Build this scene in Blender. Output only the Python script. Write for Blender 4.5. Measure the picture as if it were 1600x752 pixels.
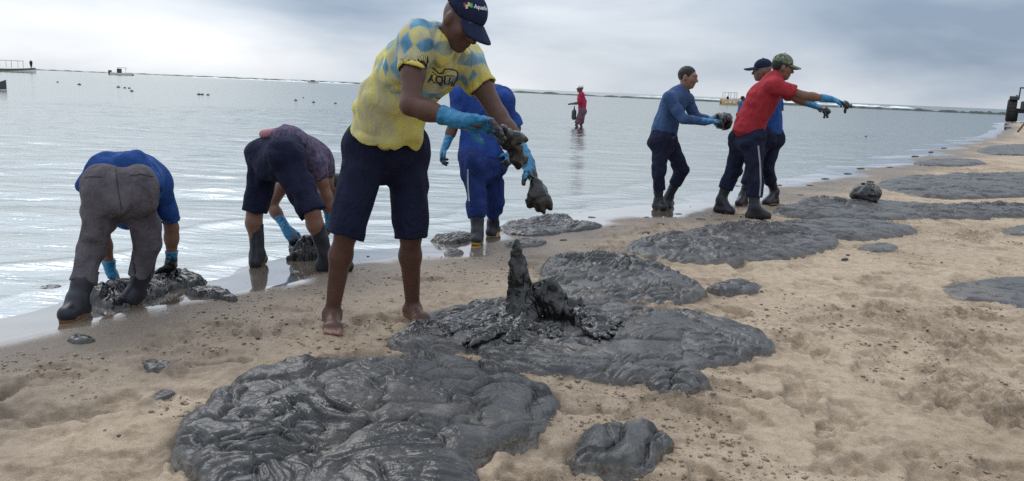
import bpy, math, random
import numpy as np
from mathutils import Vector, Matrix
from mathutils.bvhtree import BVHTree
random.seed(7); RNG = np.random.default_rng(11)
S = bpy.context.scene
for o in list(bpy.data.objects): bpy.data.objects.remove(o)

# ------------------------------------------------------------------ camera
CAMZ, FOC = 1.2, 1256.0
PITCH = math.atan(237.5 * math.cos(math.radians(2.4)) / FOC); ROLL = math.radians(2.4)
_f = np.array([0, math.cos(PITCH), -math.sin(PITCH)]); _r0 = np.array([1., 0, 0]); _u0 = np.array([0, math.sin(PITCH), math.cos(PITCH)])
CR = math.cos(ROLL) * _r0 + math.sin(ROLL) * _u0
CU = -math.sin(ROLL) * _r0 + math.cos(ROLL) * _u0
CAM = np.array([0, 0, CAMZ])
cd = bpy.data.cameras.new('camera'); cam = bpy.data.objects.new('camera', cd); S.collection.objects.link(cam)
cam.matrix_world = Matrix(((CR[0], CU[0], -_f[0], 0), (CR[1], CU[1], -_f[1], 0), (CR[2], CU[2], -_f[2], CAMZ), (0, 0, 0, 1)))
cd.sensor_width = 36; cd.lens = FOC / 1600 * 36; cd.clip_start = .05; cd.clip_end = 20000
S.camera = cam

# ------------------------------------------------------------------ world, sun, exposure
SUN_EL, SUN_AZ = math.radians(50), math.radians(-38)      # azimuth from +Y (seaward), to the left
W = bpy.data.worlds.new('World'); S.world = W; W.use_nodes = True
nt = W.node_tree; N = nt.nodes; L = nt.links; N.clear()
def nd(t, **k):
    n = N.new(t)
    for a, b in k.items(): setattr(n, a, b)
    return n
out = nd('ShaderNodeOutputWorld'); bg = nd('ShaderNodeBackground'); bg.inputs[1].default_value = .1
sky = nd('ShaderNodeTexSky', sky_type='NISHITA', sun_disc=False, sun_elevation=SUN_EL, sun_rotation=SUN_AZ)
tc = nd('ShaderNodeTexCoord'); sep = nd('ShaderNodeSeparateXYZ'); L.new(tc.outputs['Generated'], sep.inputs[0])
def mth(op, a, b=None, c=None, clamp=False):
    n = nd('ShaderNodeMath', operation=op); n.use_clamp = clamp
    for i, v in enumerate((a, b, c)):
        if v is None: continue
        if isinstance(v, (int, float)): n.inputs[i].default_value = v
        else: L.new(v, n.inputs[i])
    return n.outputs[0]
n1 = nd('ShaderNodeTexNoise'); n1.inputs['Scale'].default_value = 1.0; n1.inputs['Detail'].default_value = 6; n1.inputs['Roughness'].default_value = .5; n1.inputs['Distortion'].default_value = .35
mp = nd('ShaderNodeMapping'); mp.inputs['Location'].default_value = (3.3, 1.3, 2.1); mp.inputs['Scale'].default_value = (3.2, 3.2, 11.0); L.new(tc.outputs['Generated'], mp.inputs[0]); L.new(mp.outputs[0], n1.inputs['Vector'])
def lobe(x0, z0, rx, rz, amp):
    a = mth('DIVIDE', mth('SUBTRACT', sep.outputs[0], x0), rx); b = mth('DIVIDE', mth('SUBTRACT', sep.outputs[2], z0), rz)
    r2 = mth('ADD', mth('MULTIPLY', a, a), mth('MULTIPLY', b, b)); return mth('MULTIPLY', mth('POWER', 2.718, mth('MULTIPLY', r2, -1.0)), amp)
# cloud masses: heavy bank to the right, a darker belly high left of centre, a bright gap low over the sea on the left
v = mth('ADD', mth('MULTIPLY', mth('SUBTRACT', n1.outputs['Fac'], .5), 1.25), .60)
for lb in ((.50, .085, .26, .06, -.50), (-.20, .09, .15, .045, -.42), (-.36, .03, .22, .045, .26), (.1, .0, .35, .03, .10), (-.58, .07, .2, .07, .16)): v = mth('ADD', v, lobe(*lb))
rmp = nd('ShaderNodeValToRGB'); cr = rmp.color_ramp
cr.elements[0].position = .12; cr.elements[0].color = (.25, .32, .425, 1)
cr.elements[1].position = 1.0; cr.elements[1].color = (.86, .885, .93, 1)
e = cr.elements.new(.40); e.color = (.405, .475, .57, 1)
e = cr.elements.new(.64); e.color = (.60, .65, .715, 1)
L.new(mth('MULTIPLY', v, 1.0, clamp=True), rmp.inputs[0])
sc10 = nd('ShaderNodeVectorMath', operation='SCALE'); dt = nd('ShaderNodeVectorMath', operation='DOT_PRODUCT'); L.new(tc.outputs['Generated'], dt.inputs[0]); dt.inputs[1].default_value = (math.sin(SUN_AZ) * math.cos(SUN_EL), math.cos(SUN_AZ) * math.cos(SUN_EL), math.sin(SUN_EL))
glow = mth('MULTIPLY', mth('POWER', mth('MAXIMUM', dt.outputs['Value'], 0.0), 5.0), .95)      # cloud glowing round the hidden sun
L.new(mth('MULTIPLY', mth('ADD', mth('ADD', mth('MULTIPLY', mth('MAXIMUM', sep.outputs[2], 0.0), .9), 1.0), glow), 10.0), sc10.inputs['Scale']); L.new(rmp.outputs[0], sc10.inputs[0])
mix = nd('ShaderNodeMix', data_type='RGBA'); mix.inputs[0].default_value = .93
L.new(sky.outputs[0], mix.inputs[6]); L.new(sc10.outputs[0], mix.inputs[7]); L.new(mix.outputs[2], bg.inputs[0]); L.new(bg.outputs[0], out.inputs[0])
sd = bpy.data.lights.new('sun', 'SUN'); sd.energy = .9; sd.angle = math.radians(35); sd.color = (1, .96, .9)
sun = bpy.data.objects.new('sun', sd); S.collection.objects.link(sun)
sdir = Vector((math.sin(SUN_AZ) * math.cos(SUN_EL), math.cos(SUN_AZ) * math.cos(SUN_EL), math.sin(SUN_EL)))
sun.rotation_euler = sdir.to_track_quat('Z', 'Y').to_euler(); sun.location = (0, 0, 30)
S.view_settings.view_transform = 'Standard'; S.view_settings.look = 'None'; S.view_settings.exposure = 0.1; S.view_settings.gamma = 1
S.render.engine = 'CYCLES'; S.cycles.use_denoising = False; S.cycles.max_bounces = 6; S.cycles.transparent_max_bounces = 8

# ------------------------------------------------------------------ helpers
def nrm(v): v = np.asarray(v, float); return v / (np.linalg.norm(v) + 1e-12)
def ray(px, py): return nrm((px - 800) * CR + (376 - py) * CU + FOC * _f)
def P(px, py, d):
    r = ray(px, py); return CAM + r * (d / r[1])
SHORE_Y = [-900, -57, 3.5, 5.2, 6.4, 7.7, 11.3, 16.6, 24, 43, 75, 120, 260, 9000]
SHORE_X = [-560, -40, -2.15, -1.05, 0.0, 1.2, 4.0, 7.9, 12.9, 25.5, 45, 78, 230, 8800]
def shore_s(x, y):
    return (x - np.interp(y, SHORE_Y, SHORE_X)) * .86 + .10 * np.sin(y * 1.7 + 1) * np.clip(y / 8, .3, 3) + .05 * np.sin(y * 4.1 + x * 2) + .16 * noise(xyz(np.asarray(x, float) * 1.1, np.asarray(y, float) * 1.1), 301) + .06 * noise(xyz(np.asarray(x, float) * 3.3, np.asarray(y, float) * 3.3), 302)
WATER = -.03
def base_z(x, y):
    s = shore_s(x, y)
    lo = np.where(s < 0, np.maximum(.045 * s, -2.5), 0)
    return lo + np.clip(s - 5, 0, 20) * .02
def G(px, py, lift=0.0):
    r = ray(px, py); z = 0.0
    for _ in range(4):
        p = CAM + r * ((z - CAMZ) / r[2]); z = float(base_z(p[0], p[1])) + lift
    return p
def hash3(i, j, k, seed):
    n = (i * 374761393 + j * 668265263 + k * 2147483647 * 3 + seed * 144665) & 0xffffffff
    n = ((n ^ (n >> 13)) * 1274126177) & 0xffffffff
    return ((n ^ (n >> 16)) & 0xffff) / 65535.0 * 2 - 1
def noise(p, seed=0):
    p = np.asarray(p, float); i = np.floor(p).astype(np.int64); f = p - i; u = f * f * f * (f * (f * 6 - 15) + 10)
    r = 0
    for a in (0, 1):
        wa = u[..., 0] if a else 1 - u[..., 0]
        for b in (0, 1):
            wb = u[..., 1] if b else 1 - u[..., 1]
            for c in (0, 1):
                wc = u[..., 2] if c else 1 - u[..., 2]
                r = r + wa * wb * wc * hash3(i[..., 0] + a, i[..., 1] + b, i[..., 2] + c, seed)
    return r
def fbm(p, o=4, seed=0, g=.5):
    r = 0; a = 1.0; p = np.asarray(p, float)
    for k in range(o): r = r + a * noise(p, seed + k * 17); p = p * 2.03 + 7.1; a *= g
    return r
def sstep(a, b, x): t = np.clip((x - a) / (b - a), 0, 1); return t * t * (3 - 2 * t)
def xyz(x, y, z=0.0): return np.stack([x, y, np.broadcast_to(z, np.shape(x))], -1)

def mk_mesh(name, V, Q, mats, parent=None, origin=(0, 0, 0), smooth=True, attrs=None):
    """Q: (n,4) or (n,3) faces"""
    V = np.asarray(V, float) - np.asarray(origin); Q = np.asarray(Q, np.int32)
    me = bpy.data.meshes.new(name); me.vertices.add(len(V)); me.vertices.foreach_set('co', V.astype(np.float32).ravel())
    k = Q.shape[1]; me.loops.add(Q.size); me.loops.foreach_set('vertex_index', Q.ravel())
    me.polygons.add(len(Q)); me.polygons.foreach_set('loop_start', np.arange(0, Q.size, k, dtype=np.int32)); me.polygons.foreach_set('loop_total', np.full(len(Q), k, np.int32))
    me.polygons.foreach_set('use_smooth', np.full(len(Q), smooth))
    me.update(calc_edges=True); me.validate()
    for n_, a in (attrs or {}).items():
        at = me.attributes.new(n_, 'FLOAT', 'POINT'); at.data.foreach_set('value', np.asarray(a, np.float32))
    if mats is not None: me.materials.append(mats)
    o = bpy.data.objects.new(name, me); S.collection.objects.link(o)
    if parent: o.parent = parent
    return o
def tag(o, label=None, cat=None, group=None, kind=None):
    if label: o['label'] = label
    if cat: o['category'] = cat
    if group: o['group'] = group
    if kind: o['kind'] = kind
    return o
def empty(name, loc, label, cat, group=None):
    o = bpy.data.objects.new(name, None); S.collection.objects.link(o); o.location = loc; o.empty_display_size = .1
    return tag(o, label, cat, group)

# ------------------------------------------------------------------ materials
def new_mat(name):
    m = bpy.data.materials.new(name); m.use_nodes = True; t = m.node_tree; t.nodes.clear()
    o = t.nodes.new('ShaderNodeOutputMaterial'); b = t.nodes.new('ShaderNodeBsdfPrincipled'); t.links.new(b.outputs[0], o.inputs[0])
    return m, t, b
def tnoise(t, scale, detail=4, rough=.55, stretch=None, dist=0):
    n = t.nodes.new('ShaderNodeTexNoise'); n.inputs['Scale'].default_value = scale; n.inputs['Detail'].default_value = detail; n.inputs['Roughness'].default_value = rough; n.inputs['Distortion'].default_value = dist
    c = t.nodes.new('ShaderNodeTexCoord')
    if stretch:
        m = t.nodes.new('ShaderNodeMapping'); m.inputs['Scale'].default_value = stretch; t.links.new(c.outputs['Object'], m.inputs[0]); t.links.new(m.outputs[0], n.inputs['Vector'])
    else: t.links.new(c.outputs['Object'], n.inputs['Vector'])
    return n.outputs['Fac']
def tramp(t, fac, stops):
    r = t.nodes.new('ShaderNodeValToRGB'); c = r.color_ramp
    while len(c.elements) < len(stops): c.elements.new(.5)
    for e, (p, col) in zip(c.elements, stops): e.position = p; e.color = (*col, 1)
    t.links.new(fac, r.inputs[0]); return r.outputs[0]
def tmix(t, fac, a, b, blend='MIX'):
    m = t.nodes.new('ShaderNodeMix'); m.data_type = 'RGBA'; m.blend_type = blend
    for s, v in ((0, fac), (6, a), (7, b)):
        if isinstance(v, (int, float)): m.inputs[s].default_value = v
        elif isinstance(v, tuple): m.inputs[s].default_value = (*v, 1)
        else: t.links.new(v, m.inputs[s])
    return m.outputs[2]
def tmath(t, op, a, b=0.0, clamp=False):
    n = t.nodes.new('ShaderNodeMath'); n.operation = op; n.use_clamp = clamp
    for i, v in enumerate((a, b)):
        if isinstance(v, (int, float)): n.inputs[i].default_value = v
        else: t.links.new(v, n.inputs[i])
    return n.outputs[0]
def tattr(t, name):
    a = t.nodes.new('ShaderNodeAttribute'); a.attribute_name = name; return a.outputs['Fac']
def tbump(t, b, h, strength, dist, prev=None):
    n = t.nodes.new('ShaderNodeBump'); n.inputs['Strength'].default_value = strength; n.inputs['Distance'].default_value = dist
    t.links.new(h, n.inputs['Height'])
    if prev is not None: t.links.new(prev, n.inputs['Normal'])
    t.links.new(n.outputs[0], b.inputs['Normal']); return n.outputs[0]
def cloth(name, c1, c2=None, rough=.85, wr=.5, scale=9, spec=.15):
    m, t, b = new_mat(name); c2 = c2 or tuple(x * .6 for x in c1)
    f = tnoise(t, scale, 5, .6); t.links.new(tramp(t, f, [(.35, c2), (.65, c1)]), b.inputs['Base Color'])
    b.inputs['Roughness'].default_value = rough; b.inputs['Specular IOR Level'].default_value = spec
    w = tnoise(t, 11, 3, .5, (1, 1, .45), 1.2); p = tbump(t, b, w, wr, .03)
    cz = tmath(t, 'ABSOLUTE', tmath(t, 'SUBTRACT', tnoise(t, 6.5, 4, .55, (1, 1, .7), 2.2), .5)); p = tbump(t, b, cz, .5, .05, p); w2 = tnoise(t, 420, 2); tbump(t, b, w2, .25, .002, p); return m
def simple(name, c1, c2=None, rough=.5, scale=15, bump=.2, bs=60, spec=.4, bd=.004, metal=0):
    m, t, b = new_mat(name); c2 = c2 or tuple(x * .75 for x in c1)
    t.links.new(tramp(t, tnoise(t, scale, 5, .6), [(.35, c2), (.65, c1)]), b.inputs['Base Color'])
    b.inputs['Roughness'].default_value = rough; b.inputs['Specular IOR Level'].default_value = spec; b.inputs['Metallic'].default_value = metal
    if bump: tbump(t, b, tnoise(t, bs, 4), bump, bd)
    return m
def skin_mat(name, c):
    m, t, b = new_mat(name)
    t.links.new(tramp(t, tnoise(t, 16, 5, .6), [(.3, tuple(x * .72 for x in c)), (.7, c)]), b.inputs['Base Color'])
    b.inputs['Roughness'].default_value = .5; b.inputs['Specular IOR Level'].default_value = .35
    b.inputs['Subsurface Weight'].default_value = .06; b.inputs['Subsurface Radius'].default_value = (.02, .008, .005)
    p = tbump(t, b, tnoise(t, 45, 4), .25, .006); tbump(t, b, tnoise(t, 350, 2), .2, .001, p); return m
MAT = {}
MAT['skin_dark'] = skin_mat('skin_dark', (.105, .052, .037))
MAT['skin_brown'] = skin_mat('skin_brown', (.20, .10, .068))
MAT['skin_mid'] = skin_mat('skin_mid', (.25, .14, .10))
MAT['navy'] = cloth('navy_cloth', (.014, .017, .042), (.008, .010, .026))
MAT['navy2'] = cloth('navy_trousers', (.017, .020, .046), (.010, .012, .028), wr=.7)
MAT['grey_trouser'] = cloth('grey_trouser', (.125, .112, .128), (.07, .063, .073), wr=.7)
MAT['blue_shirt'] = cloth('royal_blue', (.026, .078, .26), (.014, .045, .17), wr=.6)
MAT['blue_uniform'] = cloth('uniform_blue', (.022, .060, .24), (.012, .036, .16), wr=.7)
MAT['uniform_dark'] = cloth('uniform_trouser', (.018, .036, .145), (.010, .022, .09), wr=.8)
MAT['slate_blue'] = cloth('slate_blue', (.055, .10, .21), (.038, .07, .155), wr=.5)
MAT['red'] = cloth('red_cloth', (.36, .032, .042), (.26, .022, .032), wr=.7)
MAT['pink'] = cloth('crimson_cloth', (.36, .02, .06), (.25, .015, .05))
MAT['purple'] = cloth('purple_print', (.14, .105, .15), (.035, .035, .085), scale=34)
MAT['pinkband'] = cloth('pink_band', (.42, .2, .22), (.34, .14, .17))
MAT['capnavy'] = cloth('cap_navy', (.016, .022, .055), (.011, .016, .04), wr=.1)
MAT['camo'] = None
MAT['boot'] = simple('rubber_boot', (.016, .018, .026), (.010, .011, .017), rough=.42, bump=.25, bs=25, spec=.4)
MAT['sole_yellow'] = simple('yellow_sole', (.5, .3, .03), (.3, .17, .02), rough=.6)
MAT['sole_brown'] = simple('brown_sole', (.2, .1, .04), (.12, .06, .025), rough=.7)
MAT['hair'] = simple('black_hair', (.012, .010, .009), (.006, .005, .005), rough=.6, bump=.6, bs=220)
MAT['white'] = simple('white_cloth', (.75, .75, .74), (.6, .6, .6), rough=.8)
MAT['pale'] = simple('pale_stripe', (.35, .35, .36), (.28, .28, .28), rough=.8)
MAT['eye'] = simple('eye_white', (.22, .19, .17), rough=.2, bump=0)
MAT['iris'] = simple('dark_iris', (.012, .007, .005), rough=.15, bump=0)
m, t, b = new_mat('camouflage'); MAT['camo'] = m
f1 = tnoise(t, 22, 3); f2 = tnoise(t, 34, 3, stretch=(1.3, .8, 1))
c = tmix(t, tramp(t, f1, [(.47, (0, 0, 0)), (.52, (1, 1, 1))]), (.03, .05, .032), (.11, .14, .075))
c = tmix(t, tramp(t, f2, [(.55, (0, 0, 0)), (.6, (1, 1, 1))]), c, (.26, .27, .22)); t.links.new(c, b.inputs['Base Color']); b.inputs['Roughness'].default_value = .85
# printed yellow shirt: 'blue' attribute carries the argyle print
m, t, b = new_mat('argyle_print'); MAT['argyle'] = m
ye = tramp(t, tnoise(t, 7, 4, .6, (1, 1, .35)), [(.40, (.42, .40, .27)), (.60, (.64, .56, .14))])
bl = tramp(t, tnoise(t, 14, 3), [(.35, (.08, .20, .33)), (.65, (.14, .34, .50))])
c = tmix(t, tattr(t, 'blue'), ye, bl); c = tmix(t, tattr(t, 'hem'), c, (.55, .47, .12))
t.links.new(c, b.inputs['Base Color']); b.inputs['Roughness'].default_value = .75; b.inputs['Specular IOR Level'].default_value = .2
p = tbump(t, b, tnoise(t, 8, 3, .5, (1.4, 1.4, .4), 1.0), .7, .03); tbump(t, b, tnoise(t, 500, 2), .2, .0015, p)
# rubber gloves: 'tar' attribute is how much oil covers them
m, t, b = new_mat('oily_glove'); MAT['glove'] = m
gb = tramp(t, tnoise(t, 30, 4), [(.35, (.010, .12, .26)), (.65, (.02, .22, .42))])
tm = tmath(t, 'ADD', tattr(t, 'tar'), tmath(t, 'MULTIPLY', tmath(t, 'SUBTRACT', tnoise(t, 38, 5, .65), .5), 1.9))
tm = tramp(t, tm, [(.42, (0, 0, 0)), (.6, (1, 1, 1))])
t.links.new(tmix(t, tm, gb, (.016, .015, .016)), b.inputs['Base Color']); b.inputs['Roughness'].default_value = .38; tbump(t, b, tnoise(t, 60, 4), .5, .006)
# forearm skin smeared with oil
def oiled_skin(name, c0):
    m, t, b = new_mat(name)
    sk = tramp(t, tnoise(t, 16, 5, .6), [(.3, tuple(x * .72 for x in c0)), (.7, c0)])
    tm = tmath(t, 'ADD', tattr(t, 'tar'), tmath(t, 'MULTIPLY', tmath(t, 'SUBTRACT', tnoise(t, 30, 5, .65), .5), 1.6))
    tm = tramp(t, tm, [(.42, (0, 0, 0)), (.6, (1, 1, 1))])
    c = tmix(t, tattr(t, 'pale'), sk, (.30, .155, .115))
    t.links.new(tmix(t, tm, c, (.016, .015, .016)), b.inputs['Base Color']); b.inputs['Roughness'].default_value = .48
    b.inputs['Specular IOR Level'].default_value = .35
    p = tbump(t, b, tnoise(t, 45, 4), .25, .006); tbump(t, b, tnoise(t, 350, 2), .2, .001, p); return m
MAT['skin_oiled'] = oiled_skin('skin_oiled', (.105, .050, .036))
# tar: 'fresh' = 1 wet black folds, 0 = sand-dusted grey skin
m, t, b = new_mat('tar'); MAT['tar'] = m
n_a = tnoise(t, 6, 7, .7); n_b = tnoise(t, 90, 4, .7); fr = tattr(t, 'fresh'); cv = tattr(t, 'crease')
c = tramp(t, n_a, [(.38, (.011, .011, .0115)), (.54, (.026, .0255, .0265)), (.68, (.10, .095, .089))])
c = tmix(t, tramp(t, n_b, [(.60, (0, 0, 0)), (.72, (.55, .55, .55))]), c, (.17, .15, .125))
c = tmix(t, tmath(t, 'MULTIPLY', tattr(t, 'sandy'), tramp(t, n_b, [(.40, (.25, .25, .25)), (.62, (1, 1, 1))])), c, (.19, .155, .118))
c = tmix(t, fr, c, (.007, .007, .0078))
t.links.new(c, b.inputs['Base Color'])
rr = tmix(t, fr, tramp(t, n_a, [(.3, (.26, .26, .26)), (.7, (.50, .50, .50))]), (.2, .2, .2)); t.links.new(rr, b.inputs['Roughness'])
b.inputs['Specular IOR Level'].default_value = .62
w = tnoise(t, 17, 3, .5, None, 2.0); p = tbump(t, b, w, .3, .025); tbump(t, b, tnoise(t, 190, 2, .6), .2, .003, p)
# sand: 'wet' 0 dry .. 1 mirror film, 'churn' darker turned sand
m, t, b = new_mat('sand'); MAT['sand'] = m
wet = tattr(t, 'wet'); ch = tattr(t, 'churn')
dry = tramp(t, tnoise(t, 1.3, 6, .6), [(.3, (.35, .27, .19)), (.7, (.495, .395, .288))])
gr = tramp(t, tnoise(t, 420, 3, .8), [(.3, (.55, .53, .51)), (.5, (1, 1, 1)), (.75, (1.25, 1.23, 1.2))])
dry = tmix(t, 1.0, dry, gr, 'MULTIPLY'); dry = tmix(t, 1.0, dry, tramp(t, tnoise(t, 13, 6, .72), [(.34, (.68, .655, .63)), (.52, (1, 1, 1)), (.7, (1.12, 1.12, 1.12))]), 'MULTIPLY')
chn = tmath(t, 'MULTIPLY', ch, tramp(t, tnoise(t, 24, 6, .75), [(.40, (.05, .05, .05)), (.55, (1, 1, 1))])); dry = tmix(t, chn, dry, (.17, .122, .083)); dry = tmix(t, tattr(t, 'stain'), dry, (.10, .078, .058))
sp = tramp(t, tnoise(t, 60, 4, .7), [(.66, (0, 0, 0)), (.74, (1, 1, 1))]); dry = tmix(t, tmath(t, 'MULTIPLY', sp, .8), dry, (.11, .08, .06))
wc = tramp(t, tnoise(t, 2.2, 5), [(.3, (.13, .10, .075)), (.7, (.19, .15, .115))])
t.links.new(tmix(t, wet, dry, wc), b.inputs['Base Color'])
film = tattr(t, 'film')
t.links.new(tmix(t, film, tmix(t, wet, (.92, .92, .92), (.5, .5, .5)), (.06, .06, .06)), b.inputs['Roughness'])
t.links.new(tmath(t, 'ADD', tmath(t, 'MULTIPLY', film, .6), .4), b.inputs['Specular IOR Level']); t.links.new(film, b.inputs['Coat Weight']); b.inputs['Coat Roughness'].default_value = .04; b.inputs['Coat IOR'].default_value = 1.4
bs_ = t.nodes.new('ShaderNodeBump'); bs_.inputs['Distance'].default_value = .020; t.links.new(tnoise(t, 55, 6, .7), bs_.inputs['Height'])
t.links.new(tmath(t, 'MULTIPLY', tmath(t, 'SUBTRACT', 1.0, film), .55), bs_.inputs['Strength'])
b2 = t.nodes.new('ShaderNodeBump'); b2.inputs['Distance'].default_value = .002; t.links.new(tnoise(t, 500, 3, .8), b2.inputs['Height']); t.links.new(bs_.outputs[0], b2.inputs['Normal'])
t.links.new(tmath(t, 'MULTIPLY', tmath(t, 'SUBTRACT', 1.0, film), .8), b2.inputs['Strength'])
t.links.new(b2.outputs[0], b.inputs['Normal'])
# water
m = bpy.data.materials.new('sea_water'); m.use_nodes = True; t = m.node_tree; t.nodes.clear(); MAT['water'] = m
o_ = t.nodes.new('ShaderNodeOutputMaterial'); dif = t.nodes.new('ShaderNodeBsdfDiffuse'); tr = t.nodes.new('ShaderNodeBsdfTransparent'); gl = t.nodes.new('ShaderNodeBsdfGlossy'); gl.inputs['Roughness'].default_value = .13; gl.inputs[0].default_value = (.69, .715, .70, 1)
dp = tattr(t, 'depth'); fo = tattr(t, 'foam'); far = tattr(t, 'far')
body = tramp(t, dp, [(0, (.20, .175, .145)), (.10, (.19, .185, .17)), (.35, (.17, .20, .19)), (.8, (.14, .26, .24))])
cvv = tramp(t, tnoise(t, .05, 4, .6, (1, 2.5, 1)), [(.4, (.82, .86, .86)), (.6, (1.1, 1.08, 1.06))]); body = tmix(t, 1.0, body, cvv, 'MULTIPLY')
t.links.new(body, dif.inputs[0])
wv = tnoise(t, 2.6, 5, .62, (.55, 1.5, 1), .4); wv2 = tnoise(t, 14, 3, .6, (.6, 1.3, 1)); wsum = tmath(t, 'ADD', wv, tmath(t, 'MULTIPLY', wv2, .10))
bp = t.nodes.new('ShaderNodeBump'); bp.inputs['Strength'].default_value = .42; bp.inputs['Distance'].default_value = .06; t.links.new(wsum, bp.inputs['Height'])
t.links.new(bp.outputs[0], dif.inputs['Normal']); t.links.new(bp.outputs[0], gl.inputs['Normal'])
fr_ = t.nodes.new('ShaderNodeFresnel'); fr_.inputs[0].default_value = 1.33; t.links.new(bp.outputs[0], fr_.inputs[1])
m1 = t.nodes.new('ShaderNodeMixShader'); t.links.new(tmath(t, 'MULTIPLY', tmath(t, 'ADD', dp, .02), 14.0, True), m1.inputs[0]); t.links.new(tr.outputs[0], m1.inputs[1]); t.links.new(dif.outputs[0], m1.inputs[2])
m2 = t.nodes.new('ShaderNodeMixShader'); t.links.new(fr_.outputs[0], m2.inputs[0]); t.links.new(m1.outputs[0], m2.inputs[1]); t.links.new(gl.outputs[0], m2.inputs[2])
fd = t.nodes.new('ShaderNodeBsdfDiffuse'); fd.inputs[0].default_value = (.78, .79, .78, 1)
fmask = tramp(t, tmath(t, 'MULTIPLY', fo, tmath(t, 'ADD', tnoise(t, 9, 6, .75), .45)), [(.5, (0, 0, 0)), (.66, (1, 1, 1))])
m3 = t.nodes.new('ShaderNodeMixShader'); t.links.new(fmask, m3.inputs[0]); t.links.new(m2.outputs[0], m3.inputs[1]); t.links.new(fd.outputs[0], m3.inputs[2]); t.links.new(m3.outputs[0], o_.inputs[0])
MAT['foam'] = simple('sea_foam', (.8, .81, .8), (.6, .64, .64), rough=.9, scale=3)
MAT['rock'] = simple('reef_rock', (.05, .065, .055), (.03, .042, .036), rough=.8, scale=.6, bs=3, bd=.1)

# ------------------------------------------------------------------ tar mat outlines (photo-traced ground footprints)
def chaikin(p, n=2):
    for _ in range(n):
        q = np.roll(p, -1, 0); p = np.stack([.75 * p + .25 * q, .25 * p + .75 * q], 1).reshape(-1, 2)
    return p
def poly_ground(pts): return np.array([G(*q)[:2] for q in pts])
def sdist(poly, x, y):
    a = poly; b = np.roll(poly, -1, 0); d = np.full(x.shape, 1e9); ins = np.zeros(x.shape, bool)
    for (ax, ay), (bx, by) in zip(a, b):
        ex, ey = bx - ax, by - ay; t = np.clip(((x - ax) * ex + (y - ay) * ey) / (ex * ex + ey * ey + 1e-12), 0, 1)
        d = np.minimum(d, (x - ax - t * ex) ** 2 + (y - ay - t * ey) ** 2)
        c = ((ay > y) != (by > y)) & (x < (bx - ax) * (y - ay) / (by - ay + 1e-12) + ax); ins ^= c
    return np.where(ins, 1, -1) * np.sqrt(d)

# ------------------------------------------------------------------ ground and sea sheets
th = np.concatenate([np.linspace(-180, -47, 40)[:-1], np.linspace(-47, 47, 780)[:-1], np.linspace(47, 180, 40)[:-1]])
th = np.radians(th); rr_ = np.concatenate([[.25, .5, .8, 1.1, 1.4], 1.65 * 1.0040 ** np.arange(0, 480), 11.25 * 1.011 ** np.arange(0, 110), 37.6 * 1.09 ** np.arange(0, 66)])
R_, T_ = np.meshgrid(rr_, th, indexing='ij'); GX = R_ * np.sin(T_); GY = R_ * np.cos(T_)
sS = shore_s(GX, GY)
near = sstep(40, 15, R_)
p3 = xyz(GX, GY)
dryf = sstep(-.05, .7, sS); 
und = fbm(p3 * 1.6, 3, 3) * .007 + fbm(p3 * 9, 3, 9) * .0042 + fbm(p3 * 22, 3, 19) * .0028
churn = sstep(.0, .65, fbm(p3 * .9 + 4, 4, 21) + .35 * noise(p3 * 4, 8))
pit = sstep(-.35, .35, noise(p3 * 3.5, 77) + .5 * noise(p3 * 11, 78)); und = und + churn * pit * (np.abs(noise(p3 * 13, 31)) * .036 - np.clip(noise(p3 * 20, 32), 0, 1) * .030 + fbm(p3 * 36, 2, 37) * .014) + fbm(p3 * 40, 2, 36) * .0045; churn = churn * (.35 + .65 * pit)
Z = base_z(GX, GY) + near * dryf * und + near * (1 - dryf) * fbm(p3 * 1.1, 2, 5) * .004 - near*dryf*.004
fp_r = np.random.default_rng(5)
spots = []
for _ in range(620):
    a = fp_r.uniform(-.62, .62); r = 2.0 + 12 * fp_r.random() ** 1.3; spots.append((r * math.sin(a), r * math.cos(a), fp_r.uniform(0, 3.14), fp_r.uniform(.05, .12)))
churnmask = churn.copy()
fx = GX.ravel(); fy = GY.ravel(); zf = Z.ravel(); cm = churnmask.ravel()
for x, y, a, sz in spots:
    if shore_s(x, y) < .5: continue
    r = math.hypot(x, y); i0 = np.searchsorted(rr_, r - .35); i1 = np.searchsorted(rr_, r + .35)
    t0 = math.atan2(x, y); w = .35 / r; j0 = np.searchsorted(th, t0 - w); j1 = np.searchsorted(th, t0 + w)
    if i1 <= i0 or j1 <= j0: continue
    X = GX[i0:i1, j0:j1] - x; Y = GY[i0:i1, j0:j1] - y
    u = X * math.cos(a) + Y * math.sin(a); v_ = -X * math.sin(a) + Y * math.cos(a)
    q = np.sqrt((u / (sz * 1.7)) ** 2 + (v_ / (sz * .75)) ** 2) + .25 * noise(xyz(GX[i0:i1, j0:j1] * 18, GY[i0:i1, j0:j1] * 18), 4)
    dep = fp_r.uniform(.010, .026)
    Z[i0:i1, j0:j1] += -dep * sstep(1, .78, q) + dep * .3 * np.exp(-((q - 1.25) / .22) ** 2)
    churnmask[i0:i1, j0:j1] = np.maximum(churnmask[i0:i1, j0:j1], .5 * sstep(1.15, .85, q))
for fx_, fy_, rr0 in ((519, 505, .17), (652, 497, .17), (112, 497, .16), (216, 470, .15), (408, 409, .15), (530, 420, .16), (744, 380, .15), (773, 361, .15), (1035, 328, .15), (1046, 321, .15), (1190, 341, .16), (1136, 334, .16), (1203, 320, .16)):
    g_ = G(fx_, fy_); q = np.hypot(GX - g_[0], GY - g_[1]) / rr0; k_ = q < 2; q = q[k_] + .3 * noise(p3[k_] * 14, 23)
    Z[k_] += dryf[k_] * .014 * np.exp(-((q - 1.0) / .3) ** 2) - dryf[k_] * .012 * sstep(.9, .5, q)
nr, ntm = GX.shape
I = np.arange(nr * ntm).reshape(nr, ntm); Jn = np.roll(I, -1, 1)
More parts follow.
